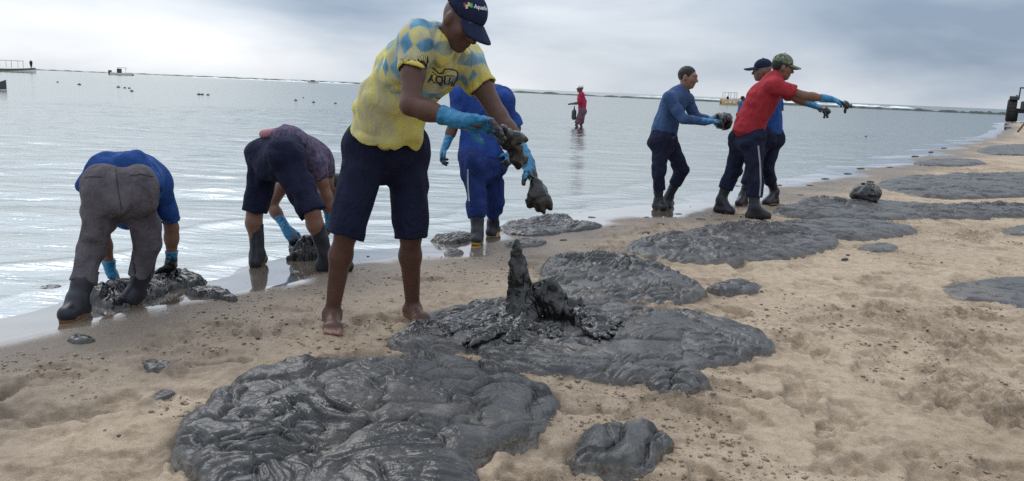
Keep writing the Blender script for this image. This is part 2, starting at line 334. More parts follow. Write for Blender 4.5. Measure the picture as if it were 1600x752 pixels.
quads = np.stack([I[:-1], Jn[:-1], Jn[1:], I[1:]], -1).reshape(-1, 4)[:, ::-1]
wetn = sS + .22 * fbm(p3 * 1.6, 3, 40)
wet = sstep(1.35, .2, wetn); film = sstep(.14, -.04, sS + .10 * fbm(p3 * 2.6, 3, 41))
V = np.stack([GX, GY, Z], -1).reshape(-1, 3)
c0 = len(V); V = np.vstack([V, [[0, 0, 0]]])
quads = quads
ground = mk_mesh('sand', V, quads, MAT['sand'], attrs=dict(wet=np.append(wet.ravel(), 0), churn=np.append((churnmask * .75 * sstep(.0, .8, sS)).ravel(), 0), film=np.append(film.ravel(), 0)))
tag(ground, 'tan beach sand with footprints, wet and shining along the water', kind='structure')
# sea
Zs = base_z(GX, GY); dep = WATER - Zs
wave = (fbm(xyz(GX * .55 + GY * .1, GY * 1.5) , 3, 60) * .019 + np.sin(GY * 2.1 - GX * .5 + 2.5 * fbm(xyz(GX * .3, GY * .3), 2, 66)) * .009 + fbm(xyz(GX * 1.6, GY * 3.8), 3, 64) * .010)
wave = wave * sstep(70, 25, R_) * sstep(0, .22, dep)
swash = np.exp(-((dep - .012 + .01 * noise(p3 * 1.3, 12)) / .008) ** 2) * .012 * sstep(30, 12, R_)
keep = (dep > -.006)
fk = keep.ravel()[quads].any(1); qs = quads[fk]
used = np.unique(qs); remap = -np.ones(len(V), int); remap[used] = np.arange(len(used))
WV = np.stack([GX, GY, np.full_like(GX, WATER) + wave + swash], -1).reshape(-1, 3)[used]
foam = np.exp(-((dep - .006) / .006) ** 2) * .58 * sstep(40, 12, R_) * sstep(-.2, .5, noise(p3 * .8, 50)) 
wl = np.exp(-((dep - .045 - .03 * noise(p3 * .9, 52)) / .006) ** 2) * sstep(-.1, .4, noise(p3 * 1.1, 53)) * sstep(45, 15, R_); foam = np.maximum(foam, wl * .55); wl2 = np.exp(-((dep - .045 - .03 * noise(p3 * .9, 52)) / .012) ** 2) * .022 * sstep(45, 15, R_)
WV[:, 2] += wl2.ravel()[used]
sea = mk_mesh('sea', WV, remap[qs], MAT['water'], attrs=dict(depth=np.clip(dep / 1.6, 0, 1).ravel()[used], foam=foam.ravel()[used], far=np.zeros(len(used))))
tag(sea, 'calm grey green sea with low ripples', kind='structure')
def sand_at(x, y): return float(base_z(x, y))

# ------------------------------------------------------------------ tar mats
POLYS = []
def tar_mat(name, label, px, thick=.035, edge=.06, res=None, lam=.055, amp=.014, piles=(), fresh=0.0, group='flat tar patches laid out on the sand', seed=0, mk=.14, lobe=None, lobk=1.0, cat='tar patch', sandy=.35, smooth_to=None):
    poly = chaikin(poly_ground(px), 3); ctr = poly.mean(0)
    d0 = np.linalg.norm(ctr); res = res or max(.0045, .0014 * d0)
    lo = poly.min(0) - .04; hi = poly.max(0) + .04
    nx = max(12, int((hi[0] - lo[0]) / res)); ny = max(12, int((hi[1] - lo[1]) / res))
    if nx * ny > 240000: k = math.sqrt(240000 / nx / ny); nx = int(nx * k); ny = int(ny * k)
    X, Y = np.meshgrid(np.linspace(lo[0], hi[0], nx), np.linspace(lo[1], hi[1], ny), indexing='ij')
    p = xyz(X, Y); q = p + seed * 3.7
    sd_ = sdist(poly, X + .026 * fbm(q * 6, 3, 3) + .007 * noise(q * 28, 5), Y + .026 * fbm(q * 6 + 9, 3, 4) + .007 * noise(q * 28 + 3, 6)); POLYS.append(poly)
    tt = np.clip(sd_ / edge, 0, 1); prof = np.sqrt(1 - (1 - tt) ** 2)
    wx = fbm(q * 1.7, 3, 80); wy = fbm(q * 1.7 + 31, 3, 90); w3 = fbm(q * 6, 2, 85); lx, ly = X - ctr[0], Y - ctr[1]
    # overlapping lobes, each with its own flow direction and amount of roping
    rg = np.random.default_rng(100 + seed); cs = lobe or lam * 3.6; gx, gy = np.meshgrid(np.arange(lo[0] - cs, hi[0] + cs, cs), np.arange(lo[1] - cs, hi[1] + cs, cs)); cp = np.stack([gx.ravel(), gy.ravel()], 1); cp = cp + rg.uniform(-.42, .42, cp.shape) * cs
    ux = X + .5 * cs * fbm(q * (.9 / cs), 3, 61) + .08 * cs * fbm(q * (4 / cs), 2, 63); uy = Y + .5 * cs * fbm(q * (.9 / cs) + 13, 3, 62) + .08 * cs * fbm(q * (4 / cs) + 5, 2, 64)
    d1 = np.full(X.shape, 9e9); d2 = d1.copy(); lid = np.zeros(X.shape, int); asp_ = rg.uniform(.6, 1.5, len(cp))
    for k_, (a_, b_) in enumerate(cp):
        d = np.hypot(ux - a_, (uy - b_) * 1.35) * asp_[k_] ** .3; cl_ = d < d1; d2 = np.where(cl_, d1, np.minimum(d2, d)); lid = np.where(cl_, k_, lid); d1 = np.where(cl_, d, d1)
    gap = (d2 - d1) / cs; lobc = np.clip(gap / .34, 0, 1) ** .45; rnd = rg.random((len(cp), 3)); t0 = (seed * 1.1 + (rnd[:, 0] - .5) * 2.2)[lid]; off = ((rnd[:, 1] - .5) * .5)[lid] * lobc; ro = rnd[:, 2][lid]
    phi = np.cos(t0) * lx + np.sin(t0) * ly + (.2 * wx + .055 * w3); psi = -np.sin(t0) * lx + np.cos(t0) * ly + .16 * wy
    def crest(lm, asp, sd2): return np.clip(np.abs(noise(np.stack([phi / lm, psi / (lm * asp), lid * 3.1 + sd2], -1), 60 + sd2)) * 3.0, 0, 1) ** .55
    v1 = crest(lam, 4.2, 1); v2 = crest(lam * .55, 3.6, 2); v3 = crest(lam * .3, 3.5, 3)
    mask = mk + (1 - mk) * sstep(.35, .75, ro + .25 * w3); h = thick * prof * (1 + .22 * wx); lob = np.clip(thick, .02, .055) * .55 * lobk
    h = h + prof * lob * (lobc - 1 + off)
    crease = 1 - v1
    FR = np.full(X.shape, float(fresh)); PH = np.zeros(X.shape)
    for (cx_, cy_, rx, ry, hp, fz) in piles:
        c = G(cx_, cy_)[:2]; ex = np.linalg.norm(G(cx_ + rx, cy_)[:2] - c); ey = np.linalg.norm(G(cx_, cy_ - ry)[:2] - c)
        g = np.exp(-(((X - c[0]) / ex) ** 2 + ((Y - c[1]) / ey) ** 2) * 1.3 - .0) * (1 + .35 * fbm(q * 7, 3, 55)); g = np.clip(g, 0, 1.3)
        PH += hp * g; FR = np.maximum(FR, fz * sstep(.22, .6, g + .25 * noise(q * 8, 5)))
    pf = np.clip(PH / .06, 0, 1)
    amp = amp * 1.5; tk = np.clip(thick / .05, .5, 1.3)
    h = h + prof * mask * (amp * (v1 - .6) + .55 * amp * (v2 - .6) + .2 * amp * (v3 - .5)) + prof * fbm(q * 30, 2, 7) * .0010 + PH * prof * .6 + prof * pf * (.020 * (v1 - .5) + .018 * (v2 - .5) + .010 * (v3 - .5)) * tk
    gz = base_z(X, Y)
    zz = np.where(sd_ > 0, gz - .006 + h, gz - .006 + sd_ * 1.2)
    kp = sd_ > -.03
    Ii = np.arange(nx * ny).reshape(nx, ny); Q = np.stack([Ii[:-1, :-1], Ii[1:, :-1], Ii[1:, 1:], Ii[:-1, 1:]], -1).reshape(-1, 4)
    Q = Q[kp.ravel()[Q].all(1)]; us = np.unique(Q); rm = np.full(nx * ny, -1); rm[us] = np.arange(len(us))
    V = np.stack([X, Y, zz], -1).reshape(-1, 3)[us]
    org = (float(ctr[0]), float(ctr[1]), float(base_z(ctr[0], ctr[1])))
    fz = np.clip(FR, 0, 1)
    sa = np.clip(sandy * sstep(.1, .7, fbm(q * 3.1 + 2, 4, 33)) + .6 * sstep(.02, .0, sd_), 0, 1) * (1 - FR)
    o = mk_mesh(name, V, rm[Q], MAT['tar'], origin=org, attrs=dict(fresh=fz.ravel()[us], crease=crease.ravel()[us], sandy=sa.ravel()[us]))
    o.location = org; return tag(o, label, cat, group)

tar_mat('tar_patch', 'huge folded grey black tar mat closest to the camera, in front of the barefoot man',
    [(268, 700), (275, 672), (300, 648), (330, 618), (372, 608), (360, 598), (392, 582), (440, 574), (500, 572), (560, 562), (620, 556), (690, 556), (750, 566), (810, 588), (850, 606), (872, 632), (868, 652), (840, 676), (795, 694), (748, 712), (738, 736), (742, 762), (720, 800), (600, 830), (420, 815), (320, 775), (280, 730)],
    thick=.042, edge=.085, lam=.066, amp=.018, seed=1, mk=.2, lobe=.30, lobk=1.35, sandy=.3,
    piles=[(470, 655, 90, 20, .03, .8), (600, 740, 120, 40, .025, .6), (640, 690, 90, 25, .015, .5), (450, 575, 60, 8, .02, .5), (640, 610, 70, 14, .018, .35), (380, 730, 70, 30, .02, .2)])
tar_mat('tar_patch', 'big tar mat smooth at its right end, carrying the upright black spire',
    [(596, 545), (620, 520), (655, 500), (700, 488), (760, 476), (850, 468), (960, 478), (1040, 486), (1120, 497), (1175, 512), (1212, 540), (1208, 556), (1170, 560), (1125, 572), (1075, 585), (1015, 601), (950, 599), (880, 590), (815, 586), (780, 576), (740, 556), (690, 548), (640, 552)],
    thick=.04, edge=.08, lam=.06, amp=.011, seed=2, mk=.15, lobe=.3, lobk=.8, sandy=.5,
    piles=[(800, 495, 110, 22, .05, 1.0), (690, 520, 70, 16, .035, .95), (905, 508, 70, 12, .035, 1.0), (790, 530, 60, 10, .02, .7), (900, 548, 50, 8, .018, .8), (1080, 495, 30, 5, .02, .9)])
tar_mat('tar_patch', 'tar mat with a heap of ropy folds on its back half, behind the spire',
    [(835, 425), (870, 408), (905, 401), (955, 402), (1005, 411), (1040, 424), (1085, 440), (1108, 457), (1100, 470), (1050, 478), (985, 477), (920, 476), (860, 462)],
    thick=.05, edge=.08, lam=.05, amp=.016, seed=3, piles=[(925, 420, 85, 11, .07, .85), (1040, 460, 50, 9, .03, .2)], sandy=.3)
tar_mat('tar_patch', 'small oval tar patch touching the right end of the mat with the ropy heap',
    [(1102, 453), (1115, 445), (1150, 440), (1185, 444), (1196, 452), (1180, 460), (1145, 463), (1115, 461)], thick=.045, edge=.07, lam=.04, amp=.012, seed=4, fresh=.1)
tar_mat('tar_patch', 'broad round tar mat just in front of the boots of the man in red',
    [(972, 388), (1000, 375), (1060, 366), (1110, 358), (1180, 350), (1240, 355), (1290, 368), (1314, 381), (1290, 391), (1230, 404), (1150, 413), (1060, 412), (1000, 402)],
    thick=.045, edge=.12, lam=.07, amp=.018, seed=5, piles=[(1180, 362, 70, 8, .05, .6), (1070, 385, 50, 6, .03, .5)], sandy=.15)
tar_mat('tar_patch', 'thin long tar patch behind the broad round mat, tapering to the right',
    [(1205, 350), (1260, 345), (1330, 346), (1400, 352), (1442, 361), (1400, 370), (1340, 377), (1290, 372)], thick=.045, edge=.1, lam=.07, amp=.014, seed=6, sandy=.15)
tar_mat('tar_patch', 'long tar mat that carries the round ball of tar, stretching to the right edge',
    [(1196, 334), (1225, 322), (1290, 316), (1360, 314), (1440, 320), (1500, 325), (1600, 325), (1680, 330), (1660, 341), (1560, 340), (1480, 342), (1350, 346), (1250, 342)],
    thick=.05, edge=.14, lam=.09, amp=.018, seed=7, piles=[(1290, 322, 70, 4, .07, .5), (1560, 328, 50, 4, .05, .8)], sandy=.1)
tar_mat('tar_patch', 'wide grey tar mat at the right, just behind the round ball of tar',
    [(1365, 292), (1385, 280), (1440, 276), (1520, 273), (1640, 270), (1760, 280), (1720, 302), (1600, 308), (1500, 312), (1420, 306)],
    thick=.05, edge=.16, lam=.12, amp=.018, seed=8, piles=[(1500, 302, 40, 3, .04, .8)], sandy=.1)
tar_mat('tar_patch', 'thin flat oval of tar alone on the pale sand near the far water',
    [(1420, 256), (1450, 250), (1490, 249), (1530, 252), (1545, 257), (1510, 260), (1450, 261)], thick=.05, edge=.15, lam=.15, amp=.01, seed=9)
tar_mat('tar_patch', 'narrow dark tar strip far away at the right edge, nearest the tractor',
    [(1515, 238), (1550, 228), (1610, 226), (1690, 232), (1680, 243), (1570, 244)], thick=.06, edge=.2, lam=.2, amp=.012, seed=10)
tar_mat('tar_patch', 'smooth sandy grey tar patch cut by the right edge of the photo',
    [(1468, 455), (1495, 442), (1550, 435), (1620, 434), (1700, 445), (1720, 475), (1650, 496), (1600, 484), (1560, 473), (1500, 470)], thick=.03, edge=.05, lam=.08, amp=.006, seed=11, sandy=.5)
tar_mat('tar_patch', 'little grey tar scrap at the right edge, above the smooth sandy patch',
    [(1562, 360), (1585, 353), (1630, 354), (1640, 366), (1600, 368), (1575, 367)], thick=.025, edge=.05, lam=.07, amp=.006, seed=12)
tar_mat('tar_patch', 'little flat grey tar scrap right of the broad round mat',
    [(1345, 388), (1360, 382), (1385, 381), (1405, 387), (1395, 394), (1360, 396)], thick=.025, edge=.05, lam=.06, amp=.006, seed=13)
tar_mat('tar_lump', 'knobbly tar lump against the near right edge of the spire mat',
    [(1003, 600), (1020, 585), (1050, 578), (1085, 582), (1108, 595), (1110, 606), (1085, 616), (1045, 618), (1015, 612)], thick=.06, edge=.10, lam=.05, amp=.018, seed=14, lobe=.13, lobk=1.6, group='loose tar lumps on the sand', cat='tar lump', res=.004, mk=.4)
tar_mat('tar_lump', 'folded tar lump alone on sand right of the huge mat, bottom of the photo',
    [(884, 722), (895, 700), (915, 684), (960, 672), (1012, 676), (1046, 692), (1046, 712), (1026, 736), (1000, 744), (950, 742), (905, 733)], thick=.06, edge=.09, lam=.08, amp=.018, seed=15, lobe=.27, lobk=1.3, group='loose tar lumps on the sand', cat='tar lump', res=.004, mk=.4, sandy=.3)
tar_mat('tar_heap', 'wet black tar heap at the water edge right of the blue uniform',
    [(770, 360), (790, 350), (840, 345), (880, 342), (905, 350), (945, 352), (940, 358), (900, 362), (850, 370), (800, 368)], thick=.03, edge=.07, lam=.06, amp=.02, seed=16, lobe=.16, fresh=.7, group='wet tar heaps at the water edge', cat='tar heap', mk=.6, piles=[(860, 348, 45, 6, .05, 1)], sandy=.1)
tar_mat('tar_heap', 'low wet tar streak left of the yellow-soled boots',
    [(668, 377), (690, 369), (730, 366), (745, 373), (730, 381), (690, 383)], thick=.05, edge=.07, lam=.05, amp=.016, seed=17, fresh=.6, group='wet tar heaps at the water edge', cat='tar heap', mk=.6, sandy=.1)
tar_mat('tar_heap', 'thin tar streak on the wet sand in front of the yellow-soled boots',
    [(780, 383), (810, 376), (845, 376), (860, 381), (830, 386), (795, 388)], thick=.03, edge=.05, lam=.05, amp=.01, seed=18, fresh=.4, group='wet tar heaps at the water edge', cat='tar heap', mk=.6)
tar_mat('tar_heap', 'small tar sliver on the shining sand behind the knee of the barefoot man',
    [(684, 399), (705, 391), (724, 393), (728, 399), (700, 402)], thick=.03, edge=.05, lam=.05, amp=.01, seed=19, fresh=.3, group='wet tar heaps at the water edge', cat='tar heap', mk=.6)
tar_mat('tar_heap', 'long wet tar heap under the hands of the man in grey trousers',
    [(128, 470), (150, 452), (200, 440), (240, 432), (290, 434), (322, 440), (310, 448), (260, 455), (235, 470), (190, 484), (150, 486)], thick=.035, edge=.06, lam=.05, amp=.022, seed=20, lobe=.13, fresh=.85, group='wet tar heaps at the water edge', cat='tar heap', mk=.6, piles=[(170, 468, 40, 10, .07, 1), (265, 440, 45, 7, .05, 1)], sandy=0, res=.007)
tar_mat('tar_heap', 'slim curled tar strip on the wet film right of the grey-trousered man',
    [(286, 457), (320, 452), (350, 456), (375, 472), (360, 474), (335, 467), (300, 464)], thick=.035, edge=.04, lam=.035, amp=.014, seed=21, fresh=.6, group='wet tar heaps at the water edge', cat='tar heap', mk=.6, sandy=0, res=.006)
tar_mat('tar_heap', 'small tar dab in the shallow water at the left edge',
    [(44, 458), (65, 450), (95, 449), (98, 455), (65, 461)], thick=.035, edge=.05, lam=.05, amp=.01, seed=22, fresh=.5, group='wet tar heaps at the water edge', cat='tar heap', mk=.6)
tar_mat('tar_heap', 'dark smeared seaweed and tar scrap on dry sand left of the huge mat, farther back',
    [(222, 572), (240, 562), (262, 565), (290, 576), (270, 584), (250, 577), (232, 582)], thick=.018, edge=.02, lam=.03, amp=.01, seed=23, fresh=.3, group='tar scraps on the dry sand', cat='tar scrap', res=.005)
tar_mat('tar_heap', 'dark tar scrap on dry sand left of the huge mat, nearer the camera',
    [(225, 624), (240, 612), (258, 611), (268, 618), (250, 626), (232, 630)], thick=.018, edge=.02, lam=.03, amp=.01, seed=24, fresh=.2, group='tar scraps on the dry sand', cat='tar scrap', res=.005)
tar_mat('tar_heap', 'black leaf-like tar scrap on sand below the boots of the grey-trousered man',
    [(105, 536), (120, 528), (142, 530), (144, 536), (120, 540)], thick=.02, edge=.02, lam=.03, amp=.008, seed=25, fresh=.5, group='tar scraps on the dry sand', cat='tar scrap', res=.005)

# oily seep and darker turned sand right beside each mat
xs_, ys_ = V[:0, 0], V[:0, 1]
gco = np.empty(len(ground.data.vertices) * 3, np.float32); ground.data.vertices.foreach_get('co', gco); gco = gco.reshape(-1, 3); stain = np.zeros(len(gco))
for pl in POLYS:
    lo, hi = pl.min(0) - .3, pl.max(0) + .3; k = np.where((gco[:, 0] > lo[0]) & (gco[:, 0] < hi[0]) & (gco[:, 1] > lo[1]) & (gco[:, 1] < hi[1]))[0]
    if not len(k): continue
    q = xyz(gco[k, 0], gco[k, 1]).astype(float); sdv = sdist(pl[::2], q[:, 0], q[:, 1]); stain[k] = np.maximum(stain[k], np.exp(-np.clip(-sdv, 0, 9) / .035) * sstep(-.5, .5, noise(q * 7, 71) + .6 * noise(q * 22, 72)))
at_ = ground.data.attributes.new('stain', 'FLOAT', 'POINT'); at_.data.foreach_set('value', (stain * .85).astype(np.float32))
# ------------------------------------------------------------------ signed-distance modeller (continuous surfaces)
class SDF:
    def __init__(s, h): s.h = h; s.ops = []
    def rc(s, a, b, ra, rb, k=.02, w=None, f=1.0, op='u', capa=False, capb=False): s.ops.append(('rc', np.array(a, float), np.array(b, float), ra, rb, k, w, f, op, capa, capb)); return s
    def ell(s, c, fr, r, k=.02, op='u'): s.ops.append(('el', np.array(c, float), np.array(fr, float), np.array(r, float), k, op)); return s
    def cut(s, p, n, c=None, rad=None, k=0): s.ops.append(('cut', np.array(p, float), nrm(n), c, rad)); return s
    def disp(s, fn): s.ops.append(('disp', fn)); return s
    def build(s):
        h = s.h; lo = np.full(3, 1e9); hi = -lo
        for o in s.ops:
            if o[0] == 'rc' and o[8] == 'u': r = max(o[3], o[4]); lo = np.minimum(lo, np.minimum(o[1], o[2]) - r); hi = np.maximum(hi, np.maximum(o[1], o[2]) + r)
            if o[0] == 'el' and o[5] == 'u': r = o[3].max(); lo = np.minimum(lo, o[1] - r); hi = np.maximum(hi, o[1] + r)
        lo -= .03 + 2 * h; hi += .03 + 2 * h; n = np.ceil((hi - lo) / h).astype(int) + 1
        D = np.full(n, 1.0, np.float32); ax = [lo[i] + h * np.arange(n[i]) for i in range(3)]
        def box(l, u):
            a = np.clip(((l - lo) / h).astype(int), 0, n - 1); b = np.clip(((u - lo) / h).astype(int) + 2, 1, n)
            return tuple(slice(a[i], b[i]) for i in range(3))
        def pts(sl): return np.stack(np.meshgrid(*[ax[i][sl[i]] for i in range(3)], indexing='ij'), -1)
        for o in s.ops:
            if o[0] == 'rc':
                _, a, b, ra, rb, k, w, f, op, ca, cb = o; r = max(ra, rb); m = r + k + 3 * h
                sl = box(np.minimum(a, b) - m, np.maximum(a, b) + m); p = pts(sl) - a; ab = b - a
                axn = nrm(ab); 
                da = -(p @ axn); db = ((p - ab) @ axn)
                if w is not None and f != 1:
                    w_ = nrm(w); p = p + (p @ w_)[..., None] * w_ * (1 / f - 1); ab = ab + (ab @ w_) * w_ * (1 / f - 1)
                t = np.clip((p @ ab) / (ab @ ab + 1e-12), 0, 1); d = np.linalg.norm(p - t[..., None] * ab, axis=-1) - (ra + (rb - ra) * t)
                if w is not None: d = d * (f ** .5)
                if ca: d = np.maximum(d, da)
                if cb: d = np.maximum(d, db)
            elif o[0] == 'el':
                _, c, fr, r, k, op = o; m = r.max() + k + 3 * h; sl = box(c - m, c + m); p = (pts(sl) - c) @ fr.T
                k0 = np.linalg.norm(p / r, axis=-1); k1 = np.linalg.norm(p / r ** 2, axis=-1) + 1e-9; d = k0 * (k0 - 1) / k1
            elif o[0] == 'cut':
                _, p0, nn, c, rad = o
                sl = box(c - rad, c + rad) if c is not None else tuple(slice(0, q) for q in n)
                P_ = pts(sl); d = (P_ - p0) @ nn
                if c is not None: d = np.where(np.linalg.norm(P_ - c, axis=-1) < rad, d, -1)
                D[sl] = np.maximum(D[sl], d); continue
            else:
                msk = np.abs(D) < .045; idx = np.argwhere(msk); q = lo + idx * h; D[msk] += o[1](q).astype(np.float32); continue
            cur = D[sl]
            if op == 'u': hh = np.maximum(k - np.abs(cur - d), 0) / k if k > 0 else 0; D[sl] = np.minimum(cur, d) - hh * hh * k * .25
            else: D[sl] = np.maximum(cur, -d)
        return s.nets(D, lo, h)
    @staticmethod
    def nets(D, lo, h):
        D = np.pad(D, 1, constant_values=1.0); lo = lo - h
        Sg = D < 0; nx, ny, nz = D.shape; sl = [slice(0, -1), slice(1, None)]
        cnt = np.zeros((nx - 1, ny - 1, nz - 1), np.int8)
        for a in (0, 1):
            for b in (0, 1):
                for c in (0, 1): cnt += Sg[sl[a], sl[b], sl[c]]
        act = (cnt > 0) & (cnt < 8); ijk = np.argwhere(act); idx = np.full(act.shape, -1, np.int32); idx[act] = np.arange(len(ijk))
        cs = np.array([(a, b, c) for a in (0, 1) for b in (0, 1) for c in (0, 1)]); val = np.stack([D[tuple((ijk + c).T)] for c in cs], 1)
        acc = np.zeros((len(ijk), 3)); num = np.zeros(len(ijk))
        for i in range(8):
            for j in range(i + 1, 8):
                if np.abs(cs[i] - cs[j]).sum() != 1: continue
                a, b = val[:, i], val[:, j]; mk = (a < 0) != (b < 0); t = np.where(mk, a / np.where(mk, a - b, 1), 0)
                acc += mk[:, None] * (cs[i] + t[:, None] * (cs[j] - cs[i])); num += mk
        V = lo + h * (ijk + acc / num[:, None]); Q = []
        for ax in range(3):
            A = [slice(None)] * 3; B = [slice(None)] * 3; A[ax] = slice(0, -1); B[ax] = slice(1, None)
            s0, s1 = Sg[tuple(A)], Sg[tuple(B)]; e = np.argwhere(s0 != s1); u, v = (ax + 1) % 3, (ax + 2) % 3
            e = e[(e[:, u] > 0) & (e[:, v] > 0)]; e = e[(e[:, u] < D.shape[u] - 1) & (e[:, v] < D.shape[v] - 1)]
            du = np.zeros(3, int); du[u] = 1; dv = np.zeros(3, int); dv[v] = 1
            q = np.stack([idx[tuple((e - du - dv).T)], idx[tuple((e - dv).T)], idx[tuple(e.T)], idx[tuple((e - du).T)]], 1)
            fl = ~s0[tuple(e.T)]; q[fl] = q[fl][:, ::-1]; Q.append(q)
        return V, np.concatenate(Q)
    def obj(s, name, mat, parent, org, attrs=None, label=None):
        V, Q = s.build(); at = attrs(V) if attrs else None
        o = mk_mesh(name, V, Q, mat, parent, org, attrs=at)
        if label: o['label'] = label
        o['_v'] = 0; del o['_v']
        return o
def folds(amp, fx=13, fz=4.5, seed=0, warp=.5):
    def fn(q):
        w = q + warp * .06 * np.stack([noise(q * 9 + 3, seed), noise(q * 9 + 7, seed + 1), noise(q * 9 + 11, seed + 2)], -1)
        a = noise(w * np.array([fx, fx, fz]), seed); b = noise(w * np.array([fx * .8, fx * .8, fx * 1.1]), seed + 5)
        return amp * (1 - 2 * np.abs(a)) * .8 + amp * .8 * b - amp * .7
    return fn
def frame(f, u):
    f = nrm(f); s_ = nrm(np.cross(f, u)); u = np.cross(s_, f); return f, nrm(u), s_

def add_head(B, c, f, u, sc=1.0, face=True):
    f, u, s = frame(f, u); F = np.array([s, f, u]); q = lambda a, b, d: c + sc * (a * s + b * f + d * u)
    B.ell(q(0, -.012, .02), F, sc * np.array([.074, .095, .088]), .03)
    B.ell(q(0, .025, -.045), F, sc * np.array([.057, .062, .062]), .035)
    B.ell(q(0, .062, -.092), F, sc * np.array([.024, .02, .02]), .03)
    if face:
        for g in (-1, 1):
            B.ell(q(.04 * g, .06, -.018), F, sc * np.array([.024, .022, .024]), .02)
            B.rc(q(.012 * g, .088, .03), q(.045 * g, .074, .028), sc * .012, sc * .012, .015)
            B.ell(q(.032 * g, .098, .006), F, sc * np.array([.014, .012, .010]), .0, 's')
            B.ell(q(.077 * g, -.008, -.008), F, sc * np.array([.011, .02, .032]), .012)
        B.rc(q(0, .088, .012), q(0, .108, -.026), sc * .009, sc * .015, .014)
        for g in (-1, 1): B.ell(q(.013 * g, .096, -.03), F, sc * np.array([.010, .010, .009]), .008)
        B.ell(q(0, .084, -.053), F, sc * np.array([.025, .013, .008]), .006); B.ell(q(0, .082, -.066), F, sc * np.array([.022, .013, .009]), .006)
def add_hand(B, wr, ha, pn, curl=(.35, .45, .4), sc=1.0, side=1, r=.0098, k=.01, spread=.12, thumb=.55):
    d = nrm(np.array(ha) - np.array(wr)); pn = nrm(pn - d * (np.dot(pn, d))); sd_ = np.cross(d, pn) * side; wr = np.array(wr, float)
    B.ell(wr + d * .05 * sc, np.array([sd_, d, pn]), sc * np.array([.043, .056, .019]), .02)
    B.rc(wr, wr + d * .03 * sc, .027 * sc, .03 * sc, .02, pn, .7)
    for i, ln in enumerate((.92, 1.0, .95, .75)):
        off = (1.5 - i) * .0205 * sc; p = wr + d * .088 * sc + sd_ * off - d * abs(1.2 - i) * .006 * sc; dd = nrm(d + sd_ * (1.5 - i) * spread); a = 0
        for j, L_ in enumerate((.043, .028, .022)):
            a += curl[j] * (1 + .12 * (i - 1)); v = dd * math.cos(a) + pn * math.sin(a); q2 = p + v * L_ * ln * sc; B.rc(p, q2, r * sc * (1 - .07 * j), r * sc * (.95 - .07 * j), k * .6); p = q2
    p = wr + d * .03 * sc + sd_ * .032 * sc; v = nrm(d * .75 + sd_ * .75 + pn * thumb); q2 = p + v * .042 * sc; B.rc(p, q2, .014 * sc, .0115 * sc, .015)
    v = nrm(d * 1.0 + sd_ * .3 + pn * thumb * .9); B.rc(q2, q2 + v * .032 * sc, .0115 * sc, .0095 * sc, .006)
def add_foot(B, ank, toe, sc=1.0, z0=None, toes=True):
    """bare foot: ank, toe tip on ground"""
    ank = np.array(ank, float); toe = np.array(toe, float); g = toe[2]; d = toe - ank; d[2] = 0; d = nrm(d); sd_ = np.array([-d[1], d[0], 0]); gz = g
    heel = np.array([ank[0], ank[1], gz]) - d * .035 * sc + np.array([0, 0, .034 * sc]); ball = toe - d * .075 * sc + np.array([0, 0, .026 * sc])
    B.rc(heel, heel + d * .02, .034 * sc, .03 * sc, .03); B.rc(ank, heel + d * .015, .034 * sc, .034 * sc, .04); B.rc(ank + np.array([0, 0, -.015]), ball, .033 * sc, .026 * sc, .04)
    B.rc(ball - sd_ * .022 * sc, ball + sd_ * .022 * sc, .024 * sc, .024 * sc, .03); B.rc(heel, ball + sd_ * .02 * sc, .03 * sc, .022 * sc, .03)
    for g_ in (-1, 1): B.ell(ank + sd_ * .03 * g_ * sc + np.array([0, 0, .005]), np.eye(3), sc * np.array([.014, .014, .016]), .02)
    return ball, d, sd_
def add_toes(B, ball, d, sd_, sc, side):
    for i, (o_, l, r) in enumerate(((.036, .06, .0125), (.015, .055, .0095), (-.003, .049, .009), (-.019, .042, .0085), (-.034, .034, .0085))):
        p = ball + sd_ * o_ * side * sc + d * .012 * sc; p[2] -= .008 * sc; e = p + d * l * sc; e[2] -= (.004 - (.0125 - r) * .2) * sc
        md = (p + e) / 2 + np.array([0, 0, .004 * sc]); B.rc(p, md, r * sc, r * sc, .005); B.rc(md, e, r * sc, r * sc * .95, .004)

